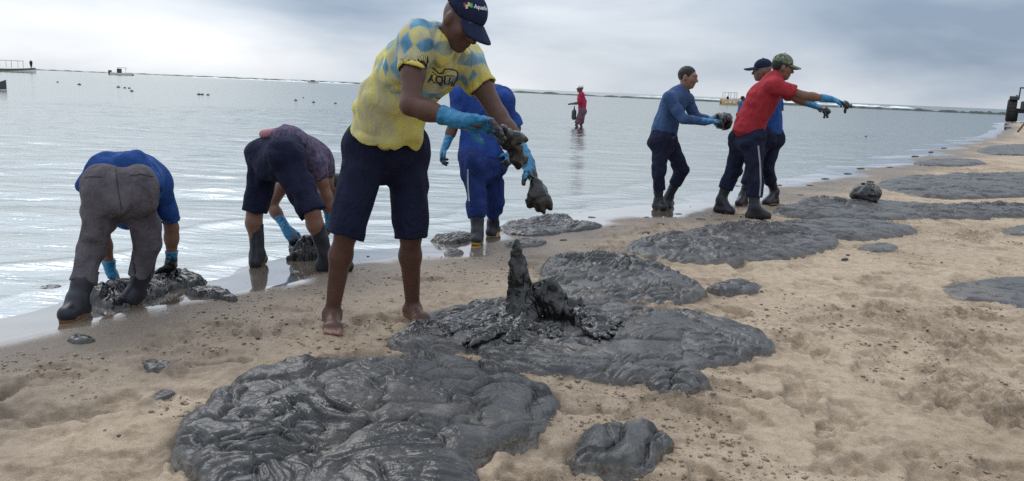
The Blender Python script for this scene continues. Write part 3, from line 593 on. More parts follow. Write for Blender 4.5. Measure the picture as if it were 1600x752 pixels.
class Person:
    def __init__(s, label, J, face_dir, face_up, h, scale=1.0, cat='person', group=None):
        s.J = {k: (np.array(v, float) if len(v) == 3 and not isinstance(v, tuple) else P(*v)) for k, v in J.items()}
        j = s.J; s.h = h; s.sc = scale
        for k in ('toeL', 'toeR'):
            pass
        base = (j['toeL'] + j['toeR']) / 2; base[2] = sand_at(base[0], base[1]); s.org = base
        s.root = empty('person', base, label, cat, group)
        s.pc = (j['hipL'] + j['hipR']) / 2; s.hw = nrm(j['hipL'] - j['hipR']); s.sw = nrm(j['shL'] - j['shR'])
        s.spine = nrm(j['neck'] - j['waist']); s.front = nrm(np.cross(s.sw, s.spine)); s.hfront = nrm(np.cross(s.hw, nrm(j['waist'] - s.pc)))
        s.fd, s.fu = face_dir, face_up
    def ln(s, a, b): return np.linalg.norm(s.J[a] - s.J[b])
    def report(s, nm): print('LIMBS', nm, {k: round(float(s.ln(*k.split('-'))), 2) for k in ('hipL-kneeL', 'kneeL-ankL', 'hipR-kneeR', 'kneeR-ankR', 'shL-elL', 'elL-wrL', 'shR-elR', 'elR-wrR', 'shL-shR', 'hipL-hipR', 'waist-neck', 'neck-head')})
    def torso(s, B, inf=0.0, hips=True):
        j, c = s.J, s.sc; ch = j['chest']
        if hips: B.rc(j['hipL'] + .05 * nrm(j['waist'] - s.pc), j['hipR'] + .05 * nrm(j['waist'] - s.pc), .105 * c + inf, .105 * c + inf, .05)
        if hips: B.rc(s.pc, j['waist'], .15 * c + inf, .138 * c + inf, .05, s.front, .68)
        B.rc(j['waist'], ch, .138 * c + inf, .158 * c + inf, .05, s.front, .68)
        B.rc(ch, j['neck'] - .05 * s.spine, .155 * c + inf, .10 * c + inf, .05, s.front, .68)
        for q in 'LR': B.rc(j['sh' + q], ch * .45 + j['neck'] * .55, .058 * c + inf, .075 * c + inf, .05)
    def legs(s, B, inf=0.0, full=True, cover=0.0):
        j, c = s.J, s.sc
        for q in 'LR':
            h_, k_, a_ = j['hip' + q], j['knee' + q], j['ank' + q]; cf = k_ + (a_ - k_) * .3 - s.hfront * .018
            B.rc(h_, k_, .083 * c - .022, .052 * c + cover * .5, .03)
            B.ell(h_ - s.hfront * .05 + .01 * s.hw, np.eye(3), np.array([.08, .08, .08]) * c, .05)
            if full: B.rc(k_, cf, .051 * c + cover * .5, .055 * c + cover, .03); B.rc(cf, a_, .054 * c + cover, .034 * c + cover * .3, .03)
    def arms(s, B, inf=0.0, k=.025):
        j, c = s.J, s.sc
        for q in 'LR':
            a, e, w = j['sh' + q], j['el' + q], j['wr' + q]
            B.rc(a, a + (e - a) * .5, .044 * c + inf, .047 * c + inf, k); B.rc(a + (e - a) * .5, e, .049 * c + inf, .040 * c + inf, k); B.rc(e, e + (w - e) * .35, .041 * c + inf, .042 * c + inf, k); B.rc(e + (w - e) * .3, w, .042 * c + inf, .028 * c + inf, k)
    def body(s, mat, feet=False, hands=True, attrs=None, pnL=(0, 0, -1), pnR=(0, 0, -1), h=None, shin=-.02):
        B = SDF(h or s.h); j = s.J; s.torso(B, -.03); s.legs(B, cover=shin); s.arms(B)
        B.rc(j['neck'] - .03 * s.spine, j['head'] - .03 * nrm(s.fu), .06 * s.sc, .054 * s.sc, .03); add_head(B, j['head'], s.fd, s.fu, s.sc)
        if hands:
            for q, pn in (('L', pnL), ('R', pnR)): B.rc(j['wr' + q], j['wr' + q] + nrm(j['ha' + q] - j['wr' + q]) * .07, .028 * s.sc, .024 * s.sc, .02)
        tz = []
        for q in 'LR':
            r_ = add_foot(B, j['ank' + q], j['toe' + q], s.sc * (1.0 if feet else .9)); tz.append((q, r_))
        if feet:
            for q, (ball, d, sd_) in tz: add_toes(B, ball, d, sd_, s.sc, -1 if q == 'L' else 1)
        s.body_obj = B.obj('body', mat, s.root, s.org, attrs); return s.body_obj
    def eyes(s):
        f, u, r = frame(s.fd, s.fu)
        for g in (-1, 1):
            c = s.J['head'] + s.sc * (.032 * g * r + .079 * f + .006 * u); E = SDF(.003).ell(c, np.eye(3), np.full(3, .0125 * s.sc), 0); eo = E.obj('eye', MAT['eye'], s.root, s.org)
            SDF(.002).ell(c + f * .0085 * s.sc, np.eye(3), np.full(3, .0058 * s.sc), 0).obj('iris', MAT['iris'], eo, s.org)
    def hair(s, low=-.045):
        f, u, r = frame(s.fd, s.fu); c = s.J['head']; k = s.sc; F = np.array([r, f, u])
        B = SDF(min(s.h, .007)).ell(c + k * (-.017 * f + .026 * u), F, k * np.array([.081, .098, .092]), 0); B.cut(c + k * (.058 * f + .055 * u), f * .86 - u * .5).cut(c + k * (-.02*f + low * u), -u + .25 * f)
        B.disp(lambda q: .002 * noise(q * 90, 3)); return B.obj('hair', MAT['hair'], s.root, s.org)
    def cap(s, mat, brim_dir=None, tilt=.25, bmat=None, bl=.075, name='cap'):
        f, u, r = frame(s.fd, s.fu); c = s.J['head']; k = s.sc
        if brim_dir is not None: f, u, r = frame(brim_dir, s.fu)
        F = np.array([r, f, u]); h_ = min(s.h, .007)
        B = SDF(h_).ell(c + k * (-.012 * f + .05 * u), F, k * np.array([.085, .104, .088]), 0).rc(c + k * (-.012 * f + .137 * u), c + k * (-.012 * f + .141 * u), .008, .008, .004); B.cut(c + k * .034 * u, -u - .12 * f)
        B.ell(c + k * (-.012 * f + .03 * u), F, k * np.array([.078, .097, .085]), 0, 's')
        co = B.obj(name, mat, s.root, s.org)
        bc = c + k * (.095 * f + .042 * u - tilt * .03 * u); bf = nrm(f - tilt * u); bu = nrm(np.cross(r, bf))
        B2 = SDF(min(h_, .005)); n_ = 25
        for i in range(n_):
            a = -1 + 2 * i / (n_ - 1); x = a * .070; y = bl * math.sqrt(max(0, 1 - (a * .93) ** 2)); dz = -.022 * a * a
            B2.rc(bc + k * (x * r - .03 * bf + dz * bu), bc + k * (x * r + y * bf + dz * bu - .004 * bu), .0075, .006, .012, bu, .6)
        B2.obj('brim', bmat or mat, co, s.org); return co
    def gloves(s, pnL, pnR, cuff=.09, curlL=(.5, .6, .5), curlR=(.5, .6, .5), tarL=1.0, tarR=1.0, h=None, sc=1.12, sides=(1, -1), cr=.042):
        j = s.J; res = []
        for q, pn, cu, tl, sd_ in (('L', pnL, curlL, tarL, sides[0]), ('R', pnR, curlR, tarR, sides[1])):
            w, a = j['wr' + q], j['ha' + q]; d = nrm(a - w); e = nrm(w - j['el' + q])
            B = SDF(h or min(s.h, .006)); add_hand(B, w, a, np.array(pn, float), cu, sc * s.sc, sd_, r=.0112, k=.01)
            B.rc(w - e * cuff, w, cr * s.sc, .033 * s.sc, .02, capa=True); B.disp(lambda q_: .003 * noise(q_ * 60, 2) + .002 * noise(q_ * 130, 4))
            res.append(B.obj('glove', MAT['glove'], s.root, s.org, attrs=lambda V, w=w, d=d, tl=tl: dict(tar=np.clip((((V - w) @ d) / .16) * 1.1 + tl - .55, 0, 1.6))))
        return res
    def shirt(s, mat, sleeve=.6, inf=.018, hem=None, hemr=.17, seed=1, fold=.007, extra=None, attrs=None, name='shirt', neckcut=True, sl_r=.066, hemf=.75, cavity=True):
        j, c = s.J, s.sc; B = SDF(s.h); s.torso(B, inf, hips=False)
        hem = s.pc if hem is None else hem
        B.rc(j['waist'], hem, .138 * c + inf + .004, hemr * c, .05, s.front, hemf, capb=True)
        if extra: extra(B, s)
        for q in 'LR':
            a, e, w = j['sh' + q], j['el' + q], j['wr' + q]
            if sleeve <= 1:
                t = a + (e - a) * sleeve; B.rc(a, t, .066 * c, sl_r * c, .03, capb=True)
            else:
                t = e + (w - e) * (sleeve - 1); B.rc(a, a + (e - a) * .6, .066 * c, .056 * c, .03); B.rc(a + (e - a) * .6, e, .056 * c, .050 * c, .03); B.rc(e, t, .051 * c, .036 * c, .03, capb=True)
        B.disp(folds(fold, seed=seed))
        if cavity:
            for q in 'LR':
                a, e = j['sh' + q], j['el' + q]
                if sleeve <= 1: t = a + (e - a) * sleeve; ax = nrm(e - a); B.rc(t - ax * .05, t + ax * .02, (sl_r - .012) * c, (sl_r - .008) * c, 0, op='s')
        if neckcut: B.rc(j['neck'] + .02 * s.spine + .02 * s.front, j['neck'] + .2 * s.spine, .056 * c, .10 * c, 0, op='s')
        s.shirt_obj = B.obj(name, mat, s.root, s.org, attrs); return s.shirt_obj
    def pants(s, mat, leg=1.0, inf=.02, seed=3, fold=.007, top=.5, knee=.078, hemr=.07, name='trousers', hipk=.05, extra=None, seat=.092):
        """leg: 0..1 thigh, 1..2 shin"""
        j, c = s.J, s.sc; B = SDF(s.h); up = nrm(j['waist'] - s.pc); tp = s.pc + (j['waist'] - s.pc) * top
        B.rc(j['hipL'] + .045 * up, j['hipR'] + .045 * up, .099 * c + inf * .5, .099 * c + inf * .5, hipk); B.rc(s.pc, tp, .155 * c + inf * .5, .150 * c, hipk, s.hfront, .74, capb=True)
        if extra: extra(B, s)
        for q in 'LR':
            h_, k_, a_ = j['hip' + q], j['knee' + q], j['ank' + q]; B.ell(h_ - s.hfront * .05, np.eye(3), np.full(3, seat * c + inf * .3), .05)
            if leg <= 1.1: B.rc(h_, h_ + (k_ - h_) * leg, .090 * c + inf * .6, hemr * c, .025, capb=True)
            else:
                B.rc(h_, k_, .088 * c + inf * .5, knee * c, .025); B.rc(k_, k_ + (a_ - k_) * (leg - 1), knee * c, hemr * c, .02, capb=True)
        B.disp(folds(fold, 12, 7, seed=seed)); s.pants_obj = B.obj(name, mat, s.root, s.org); return s.pants_obj
    def boots(s, mat, height=.62, sole=None, r=.062, flat=True):
        j, c = s.J, s.sc; res = []
        for q in 'LR':
            k_, a_, t_ = j['knee' + q], j['ank' + q], j['toe' + q]; top = a_ + (k_ - a_) * height; ax = nrm(top - a_)
            d = t_ - a_; d = d - ax * np.dot(d, ax) * .0; g = t_[2]; dn = nrm(np.array([d[0], d[1], 0])) if flat else nrm(d - ax * np.dot(d, ax))
            B = SDF(min(s.h, .008)); 
            if flat: heel = np.array([a_[0], a_[1], g + .04]) - dn * .03
            else: heel = a_ - ax * .065 - dn * .03
            tip = t_ + np.array([0, 0, .038]) - nrm(t_ - heel) * .04
            B.rc(top, a_, r * c, .047 * c, .03, capa=True); B.rc(a_, heel, .047 * c, .043 * c, .03); B.rc(heel, tip, .043 * c, .038 * c, .03); B.rc(a_ + nrm(tip - a_) * .02, tip, .045 * c, .036 * c, .04)
            n_ = nrm(np.cross(np.cross(tip - heel, np.array([0, 0, 1.])), tip - heel)); B.cut(heel - n_ * .036, -n_, heel, .25)
            B.rc(top - ax * .01, top + ax * .05, (r - .010) * c, (r - .008) * c, 0, op='s'); B.disp(lambda q_: .004 * noise(q_ * np.array([14, 14, 22]), 5))
            bo = B.obj('boot', mat, s.root, s.org); res.append(bo)
            if sole is not None:
                Sx = SDF(.006); Sx.rc(heel - n_ * .026, tip - n_ * .022, .046 * c, .041 * c, 0); Sx.cut(heel - n_ * .014, n_).cut(heel - n_ * .04, -n_); Sx.obj('sole', sole, bo, s.org)
        return res
def strip_on(name, path, width, o, mat, parent, off=.004, n=14):
    """thin printed/sewn band laid on the surface of o along pixel path"""
    me = o.data; vs = [o.matrix_world @ v.co + Vector(tuple(0 for _ in range(3))) for v in me.vertices]; return None
def bvh_of(o, org):
    me = o.data; n = len(me.vertices); v = np.empty(n * 3, np.float32); me.vertices.foreach_get('co', v); v = v.reshape(-1, 3) + np.asarray(org)
    return BVHTree.FromPolygons([tuple(x) for x in v], [tuple(p.vertices) for p in me.polygons])
YMIN = [0.0]
def hit(bvh, px, py, off):
    r = ray(px, py); a = bvh.ray_cast(Vector(CAM), Vector(r))
    if a[0] is None or a[0][1] < YMIN[0]: return None
    return np.array(a[0]) - r * off
def ribbon(name, path, width, bvh, mat, parent, org, off=.004, n=40):
    path = np.array(path, float); seg = np.r_[0, np.cumsum(np.linalg.norm(np.diff(path, axis=0), axis=1))]; t = np.linspace(0, seg[-1], n); X = np.interp(t, seg, path[:, 0]); Y = np.interp(t, seg, path[:, 1])
    tx, ty = np.gradient(X), np.gradient(Y); l = np.hypot(tx, ty) + 1e-9; V = []; Q = []
    for i in range(n):
        a = hit(bvh, X[i] - ty[i] / l[i] * width / 2, Y[i] + tx[i] / l[i] * width / 2, off); b = hit(bvh, X[i] + ty[i] / l[i] * width / 2, Y[i] - tx[i] / l[i] * width / 2, off)
        if a is None or b is None: V += [None, None]
        else: V += [a, b]
    for i in range(n - 1):
        ids = (2 * i, 2 * i + 1, 2 * i + 3, 2 * i + 2)
        if all(V[k] is not None for k in ids) and np.linalg.norm(V[ids[0]] - V[ids[3]]) < .12: Q.append(ids)
    runs = []
    for q_ in Q:
        if runs and runs[-1][-1][3] == q_[0]: runs[-1].append(q_)
        else: runs.append([q_])
    for r_ in runs:
        if len(r_) < 3 and n > 6: continue
        us = sorted({v for q_ in r_ for v in q_}); rm = {v: i for i, v in enumerate(us)}; mk_mesh(name, [V[v] for v in us], [[rm[v] for v in q_] for q_ in r_], mat, parent, org)
def letters(name, text, px0, ex, ey, size, bvh, mat, parent, org, off=.004):
    """flat print: text laid on the garment; ex, ey = photo vectors of the text's x and y axes per unit"""
    cu = bpy.data.curves.new('tmp', 'FONT'); cu.body = text; cu.size = size; cu.offset = .028 * size; cu.resolution_u = 3; ob = bpy.data.objects.new('tmp', cu); S.collection.objects.link(ob)
    dg = bpy.context.evaluated_depsgraph_get(); me = bpy.data.meshes.new_from_object(ob.evaluated_get(dg)); bpy.data.objects.remove(ob)
    import bmesh
    bm = bmesh.new(); bm.from_mesh(me); bmesh.ops.triangulate(bm, faces=bm.faces); V = np.array([v.co[:] for v in bm.verts]); T = np.array([[v.index for v in f.verts] for f in bm.faces]); bm.free(); bpy.data.meshes.remove(me)
    PX = px0[0] + V[:, 0] * ex[0] + V[:, 1] * ey[0]; PY = px0[1] + V[:, 0] * ex[1] + V[:, 1] * ey[1]; pts = [hit(bvh, x, y, off) for x, y in zip(PX, PY)]
    ok = np.array([p is not None for p in pts]); T = T[ok[T].all(1)]
    if not len(T): return None
    par = list(range(len(V)))
    def fd(i):
        while par[i] != i: i = par[i]
        return i
    for a_, b_, c_ in T: par[fd(a_)] = fd(b_); par[fd(b_)] = fd(c_)
    rt = np.array([fd(t_[0]) for t_ in T])
    for k in np.unique(rt):
        Tk = T[rt == k]; us = np.unique(Tk); rm = {v_: i_ for i_, v_ in enumerate(us)}
        mk_mesh(name, [pts[v_] for v_ in us], [[rm[v_] for v_ in t_] for t_ in Tk], mat, parent, org, smooth=False)
# ------------------------------------------------------------------ people
def g3(px, py, lift=0.0):
    return list(G(px, py, lift))
# --- the barefoot man in the printed yellow shirt
A = Person('barefoot man in yellow and blue shirt and navy cap lifting oil, nearest the camera', dict(
    hipR=(572, 236, 3.88), kneeR=(541, 362, 3.80), ankR=(519, 489, 3.90), toeR=g3(519, 526), hipL=(636, 242, 4.0), kneeL=(642, 366, 3.96), ankL=(645, 482, 4.08), toeL=g3(664, 511),
    waist=(609, 168, 3.84), chest=(660, 100, 3.72), neck=(690, 60, 3.64), head=(722, 33, 3.56),
    shR=(650, 66, 3.52), elR=(641, 163, 3.40), wrR=(722, 188, 3.34), haR=(785, 196, 3.34), shL=(732, 96, 3.84), elL=(779, 180, 3.74), wrL=(824, 252, 3.64), haL=(846, 312, 3.60)),
    (.62, -.55, -.56), (.42, -.2, .85), .0072, 1.0)
A.report('A')
def a_body_attr(V):
    j = A.J; out_ = np.zeros(len(V))
    for q, lo_ in (('L', .25),):
        e, w = j['el' + q], j['wr' + q]; ax = w - e; t = ((V - e) @ ax) / (ax @ ax); r = np.linalg.norm(V - (e + np.clip(t, 0, 1.4)[:, None] * ax), axis=1); out_ = np.maximum(out_, np.where((r < .09) & (t > 0), sstep(.25, .75, t) * 1.1, 0))
    pale = 0 * out_
    for q in 'LR':
        t_ = j['toe' + q]; hgt = V[:, 2] - t_[2]; nearf = np.linalg.norm(V[:, :2] - j['ank' + q][:2], axis=1) < .3
        pale = np.maximum(pale, np.where(nearf, sstep(.045, .0, hgt), 0))
    return dict(tar=out_, pale=pale * .9)
A.body(MAT['skin_oiled'], feet=True, attrs=a_body_attr, shin=0.0)
hemA = P(600, 212, 3.87)
def argyle(V):
    j = A.J; ax = nrm(j['neck'] - j['waist']); t = ((V - j['waist']) @ ax) / np.linalg.norm(j['neck'] - j['waist'])
    a = (V[:, 2] + .12 * V[:, 0]) / .105; b = (V[:, 0] * .8 - V[:, 1] * .75) / .068
    d = np.abs((a % 1) - .5) + np.abs((b % 1) - .5)
    chk = sstep(.49, .43, np.abs((a % 1) - .5) * 1.0 + np.abs((b % 1) - .5))
    up = sstep(.22, .55, t + .12 * noise(V * 9, 2)); 
    ctr = np.exp(-((V - P(690, 120, 3.6)) ** 2).sum(1) / .10 ** 2)     # plain chest panel
    bl = chk * up * (1 - .95 * sstep(.3, .8, ctr)) * (.55 + .45 * sstep(-.4, .3, noise(V * 7 + 3, 6)))
    smear = .38 * sstep(.1, .5, noise(V * np.array([13, 13, 3.]), 9)) * sstep(.15, .4, t)
    hem = np.zeros(len(V))
    for q in 'LR':
        s0, e0 = j['sh' + q], j['el' + q]; u = e0 - s0; tt = ((V - s0) @ u) / (u @ u); r = np.linalg.norm(V - s0 - tt[:, None] * u, axis=1); hem = np.maximum(hem, np.where(r < .1, sstep(.36, .40, tt), 0))
    hd = np.abs((V - hemA) @ nrm(j['waist'] - A.pc)); hem = np.maximum(hem, sstep(.05, .035, hd) * (t < .25))
    return dict(blue=np.clip(np.maximum(bl, smear * .5), 0, 1), hem=hem)
def a_extra(B, s):
    B.rc(P(622, 105, 3.80), P(612, 180, 3.84), .115, .125, .06, s.front, .72)
A.shirt(MAT['argyle'], sleeve=.47, inf=.02, hem=hemA, hemr=.182, fold=.016, attrs=argyle, sl_r=.070, extra=a_extra, seed=4)
A.pants(MAT['navy'], leg=1.04, inf=.02, hemr=.083, top=.75, name='shorts', fold=.006, seat=.085)
A.gloves((-.2, -.1, -1), (-.6, -.3, -.3), cuff=.10, tarL=.72, tarR=.25, curlL=(.35, .4, .35), curlR=(.3, .35, .3), h=.0045, sides=(-1, 1))
capA = A.cap(MAT['capnavy'], tilt=.3)
# prints on shirt and cap
YMIN[0] = 3.46
bvA = bvh_of(A.shirt_obj, A.org); ink = simple('dark_print', (.02, .03, .06), rough=.7, bump=0); w_ink = simple('white_print', (.75, .76, .78), rough=.7, bump=0)
letters('letter', 'AQUI', (669, 127), (.88, .15), (.10, -1.0), 18, bvA, ink, A.shirt_obj, A.org)
crest = [(676, 104.5), (679, 107), (686, 114), (692, 113.5), (695, 107), (702, 106.5), (712, 108.5), (716, 113), (714, 124), (709, 130), (708, 140), (704, 147), (697, 148), (690, 153), (681, 152)]
r1 = ribbon('crest_outline', crest, 2.0, bvA, ink, A.shirt_obj, A.org, n=70)
ribbon('crest_outline', [(676, 111), (684, 118), (692, 119), (700, 117), (711, 118)], 1.3, bvA, ink, A.shirt_obj, A.org, n=30)
YMIN[0] = 0; bvC = bvh_of(capA, A.org)
for nm, col, x0 in (('red_mark', (.35, .03, .05), 726), ('pale_mark', (.6, .5, .45), 729), ('yellow_mark', (.5, .5, .12), 732.5), ('green_mark', (.08, .42, .14), 736.5)):
    y0 = {726: 6, 729: 9, 732.5: 5.5, 736.5: 7}[x0]; mm = simple(nm, col, rough=.7, bump=0); ribbon('logo_mark', [(x0, y0 - 3.2), (x0 + .5, y0 + 3.2)], 3.6, bvC, mm, capA, A.org, off=.003, n=4)
letters('letter', 'Aquafort', (740.5, 11), (.82, .16), (.12, -1.0), 8.6, bvC, w_ink, capA, A.org, off=.003)

YMIN[0] = 0.0
# --- grey trousers, bending over, seen from behind
C = Person('man in grey trousers and royal blue shirt bent over a tar heap', dict(
    hipL=(164, 302, 4.02), hipR=(212, 300, 4.08), kneeL=(143, 390, 3.98), kneeR=(232, 378, 4.14), ankL=(121, 466, 3.86), ankR=(212, 458, 4.12), toeL=g3(98, 506), toeR=g3(222, 474),
    waist=(196, 268, 4.22), chest=(205, 268, 4.5), neck=(206, 284, 4.68), head=(208, 312, 4.80), shL=(152, 284, 4.52), shR=(247, 284, 4.56), elL=(160, 362, 4.6), wrL=(172, 418, 4.64), haL=(184, 442, 4.66),
    elR=(268, 352, 4.64), wrR=(268, 404, 4.66), haR=(264, 432, 4.68)), (0, .3, -.95), (0, .95, .3), .0085, .91)
C.report('C'); C.body(MAT['skin_brown']); C.hair()
def c_extra(B, s):
    B.rc(P(190, 286, 4.34), P(200, 290, 4.55), .195, .18, .05, s.front, .72); B.rc(P(128, 286, 4.12), P(160, 258, 4.12), .035, .05, .05); B.rc(P(160, 256, 4.12), P(206, 253, 4.14), .055, .055, .05); B.rc(P(206, 253, 4.14), P(246, 286, 4.16), .055, .035, .05); B.rc(P(205, 318, 4.4), P(200, 330, 4.5), .10, .09, .06)
C.shirt(MAT['blue_shirt'], sleeve=.85, inf=.02, hem=P(196, 270, 4.2), hemr=.17, hemf=.6, extra=c_extra, fold=.008)
C.pants(MAT['grey_trouser'], leg=1.6, inf=.016, knee=.064, hemr=.058, fold=.012, seat=.105, top=.9)
C.boots(MAT['boot'], height=.62, r=.066, sole=MAT['sole_brown'])
C.gloves((0, .2, -1), (-.3, .2, -1), cuff=.06, tarL=.7, tarR=1.3, curlL=(.5, .5, .4), curlR=(.6, .6, .5))
bvP = bvh_of(C.pants_obj, C.org); dk = simple('seam', (.03, .028, .032), rough=.9, bump=0)
ribbon('pocket_seam', [(128, 274), (143, 272), (160, 273)], 1.5, bvP, dk, C.pants_obj, C.org, n=20); ribbon('pocket_seam', [(202, 271), (220, 268), (240, 273)], 1.5, bvP, dk, C.pants_obj, C.org, n=20); ribbon('seat_seam', [(180, 252), (184, 290), (190, 325)], 1.2, bvP, dk, C.pants_obj, C.org, n=30)

# --- navy shorts and purple shirt, bending to the right
D_ = Person('man in navy shorts and purple print shirt bending over in the shallows', dict(
    hipL=(416, 248, 5.28), hipR=(449, 248, 5.10), kneeL=(398, 330, 5.24), ankL=(402, 394, 5.2), toeL=g3(412, 412), kneeR=(488, 330, 5.0), ankR=(510, 398, 5.05), toeR=g3(552, 424),
    waist=(452, 222, 5.32), chest=(484, 240, 5.52), neck=(506, 266, 5.62), head=(524, 294, 5.66), shL=(458, 262, 5.72), elL=(424, 318, 5.6), wrL=(448, 356, 5.5), haL=(474, 390, 5.46),
    shR=(494, 256, 5.36), elR=(510, 304, 5.38), wrR=(516, 346, 5.42), haR=(500, 386, 5.44)), (.5, .3, -.85), (.6, .5, .5), .0095, .93)
D_.report('D'); D_.body(MAT['skin_brown'], shin=0.0); D_.hair()
D_.shirt(MAT['purple'], sleeve=.45, inf=.012, hem=P(448, 222, 5.32), hemr=.13, fold=.006)
D_.pants(MAT['navy'], leg=.98, inf=.018, knee=.09, hemr=.086, top=.75, name='shorts', fold=.010, seat=.112)
SDF(.009).rc(P(412, 207, 5.28), P(446, 203, 5.3), .03, .035, .02).rc(P(446, 203, 5.3), P(474, 226, 5.3), .03, .025, .02).obj('waistband', MAT['pinkband'], D_.root, D_.org)
D_.boots(MAT['boot'], height=.72, r=.058); D_.gloves((.3, .2, -1), (-.6, .2, -.8), cuff=.20, tarL=.5, tarR=.9)

# --- blue uniform behind the barefoot man
B_ = Person('man in blue work uniform and yellow-soled boots behind the barefoot man', dict(
    hipL=(738, 256, 6.3), hipR=(768, 256, 6.42), kneeL=(745, 316, 6.24), ankL=(746, 362, 6.18), toeL=g3(742, 384), kneeR=(772, 312, 6.5), ankR=(770, 346, 6.62), toeR=g3(776, 364),
    waist=(752, 222, 6.42), chest=(757, 165, 6.5), neck=(748, 136, 6.68), head=(736, 128, 6.84), shL=(724, 150, 6.5), elL=(708, 196, 6.44), wrL=(697, 224, 6.4), haL=(686, 248, 6.4),
    shR=(785, 154, 6.52), elR=(806, 198, 6.5), wrR=(800, 236, 6.35), haR=(790, 258, 6.3)), (-.3, .7, -.5), (-.2, .5, .8), .011, .94)
B_.report('B'); B_.body(MAT['skin_dark']); B_.cap(MAT['capnavy'])
B_.shirt(MAT['blue_uniform'], sleeve=.95, inf=.02, hem=P(750, 250, 6.36), hemr=.175, hemf=.8, fold=.011, seed=6, extra=lambda B, s: B.rc(s.J['shL'], s.J['shR'], .085, .085, .08).rc(P(724, 142, 6.55), P(779, 144, 6.55), .055, .05, .08))
B_.pants(MAT['uniform_dark'], leg=1.5, inf=.015, knee=.078, hemr=.078, fold=.013)
B_.boots(MAT['boot'], height=.7, r=.064, sole=MAT['sole_yellow']); B_.gloves((.4, 0, -.5), (-.5, 0, -.5), cuff=.08, tarL=.35, tarR=.5)
ribbon('side_stripe', [(731, 262), (731, 285), (733, 312)], 2.4, bvh_of(B_.pants_obj, B_.org), MAT['pale'], B_.pants_obj, B_.org, n=24)

# --- slate blue long sleeves
E_ = Person('bareheaded man in slate blue long-sleeved shirt carrying a tar lump in both hands', dict(
    hipR=(1033, 222, 8.54), hipL=(1044, 222, 8.74), kneeR=(1029, 270, 8.5), ankR=(1029, 312, 8.56), toeR=g3(1040, 330), kneeL=(1066, 264, 8.72), ankL=(1045, 306, 8.82), toeL=g3(1048, 322),
    waist=(1040, 195, 8.64), chest=(1053, 162, 8.64), neck=(1067, 139, 8.62), head=(1075, 119, 8.6), shR=(1046, 152, 8.44), elR=(1068, 184, 8.38), wrR=(1106, 189, 8.42), haR=(1130, 187, 8.46),
    shL=(1074, 155, 8.84), elL=(1086, 180, 8.8), wrL=(1110, 186, 8.62), haL=(1132, 184, 8.58)), (.85, -.45, -.12), (.1, 0, 1), .0105, .98)
E_.report('E'); E_.body(MAT['skin_mid']); E_.hair(); E_.eyes()
E_.shirt(MAT['slate_blue'], sleeve=1.95, inf=.016, hem=P(1036, 214, 8.64), hemr=.165, fold=.006, hemf=.8)
E_.pants(MAT['navy2'], leg=1.55, inf=.012, knee=.072, hemr=.064, fold=.012); E_.boots(MAT['boot'], height=.62, r=.06)
E_.gloves((0, .7, -.3), (0, -.2, -.6), cuff=.08, tarL=.45, tarR=.3)

# --- red shirt
F_ = Person('man in red shirt and camouflage cap throwing tar with both arms stretched out', dict(
    hipR=(1177, 220, 8.2), hipL=(1160, 217, 8.4), kneeR=(1180, 278, 8.14), ankR=(1178, 322, 8.1), toeR=g3(1204, 343), kneeL=(1146, 264, 8.44), ankL=(1127, 310, 8.47), toeL=g3(1146, 336),
    waist=(1174, 190, 8.3), chest=(1198, 148, 8.26), neck=(1214, 119, 8.24), head=(1223, 104, 8.24), shR=(1210, 132, 8.06), elR=(1256, 148, 8.0), wrR=(1297, 153, 7.98), haR=(1328, 161, 7.98),
    shL=(1216, 136, 8.46), elL=(1246, 153, 8.56), wrL=(1272, 163, 8.5), haL=(1294, 173, 8.46)), (.97, -.1, -.15), (.15, 0, 1), .0105, 1.0)
F_.report('F'); F_.body(MAT['skin_brown']); F_.hair(low=-.06); F_.eyes(); F_.cap(MAT['camo'], tilt=.15)
def f_extra(B, s): B.rc(P(1172, 196, 8.3), P(1190, 152, 8.26), .165, .17, .05, s.front, .85)
F_.shirt(MAT['red'], sleeve=.66, inf=.02, hem=P(1168, 207, 8.3), hemr=.178, hemf=.85, extra=f_extra, fold=.011, seed=8, sl_r=.068)
F_.pants(MAT['navy2'], leg=1.62, inf=.02, knee=.08, hemr=.07, fold=.012); F_.boots(MAT['boot'], height=.6, r=.066)
F_.gloves((.3, 0, -1), (.3, 0, -1), cuff=.09, tarL=.6, tarR=.25, curlL=(.3, .35, .3), curlR=(.25, .3, .25))
ribbon('side_stripe', [(1185, 226), (1188, 255), (1189, 285), (1187, 308)], 2.6, bvh_of(F_.pants_obj, F_.org), MAT['pale'], F_.pants_obj, F_.org, n=30)

# --- dark cap behind red shirt
H_ = Person('man in dark brimmed cap and blue shirt walking, mostly hidden behind the man in red', dict(
    hipR=(1208, 216, 9.3), hipL=(1192, 216, 9.2), kneeR=(1197, 262, 9.24), ankR=(1211, 298, 9.35), toeR=g3(1194, 321), kneeL=(1176, 262, 9.1), ankL=(1162, 304, 9.1), toeL=g3(1152, 323),
    waist=(1203, 188, 9.26), chest=(1203, 152, 9.28), neck=(1198, 124, 9.28), head=(1191, 109, 9.26), shR=(1214, 140, 9.45), shL=(1188, 140, 9.08), elR=(1214, 175, 9.45), wrR=(1196, 190, 9.3), haR=(1184, 198, 9.2),
    elL=(1186, 172, 9.0), wrL=(1172, 186, 9.0), haL=(1160, 194, 9.0)), (-.95, .1, -.1), (0, 0, 1), .0115, .98)
H_.report('G'); H_.body(MAT['skin_brown']); H_.cap(MAT['capnavy'], tilt=.05, bl=.10)
H_.shirt(MAT['blue_shirt'], sleeve=.9, hem=P(1203, 208, 9.26), hemr=.165, hemf=.85); H_.pants(MAT['navy2'], leg=1.6, inf=.025, knee=.085, hemr=.072); H_.boots(MAT['boot'], height=.62, r=.066, sole=MAT['sole_brown'])
H_.gloves((0, 0, -1), (0, 0, -1), h=.01)

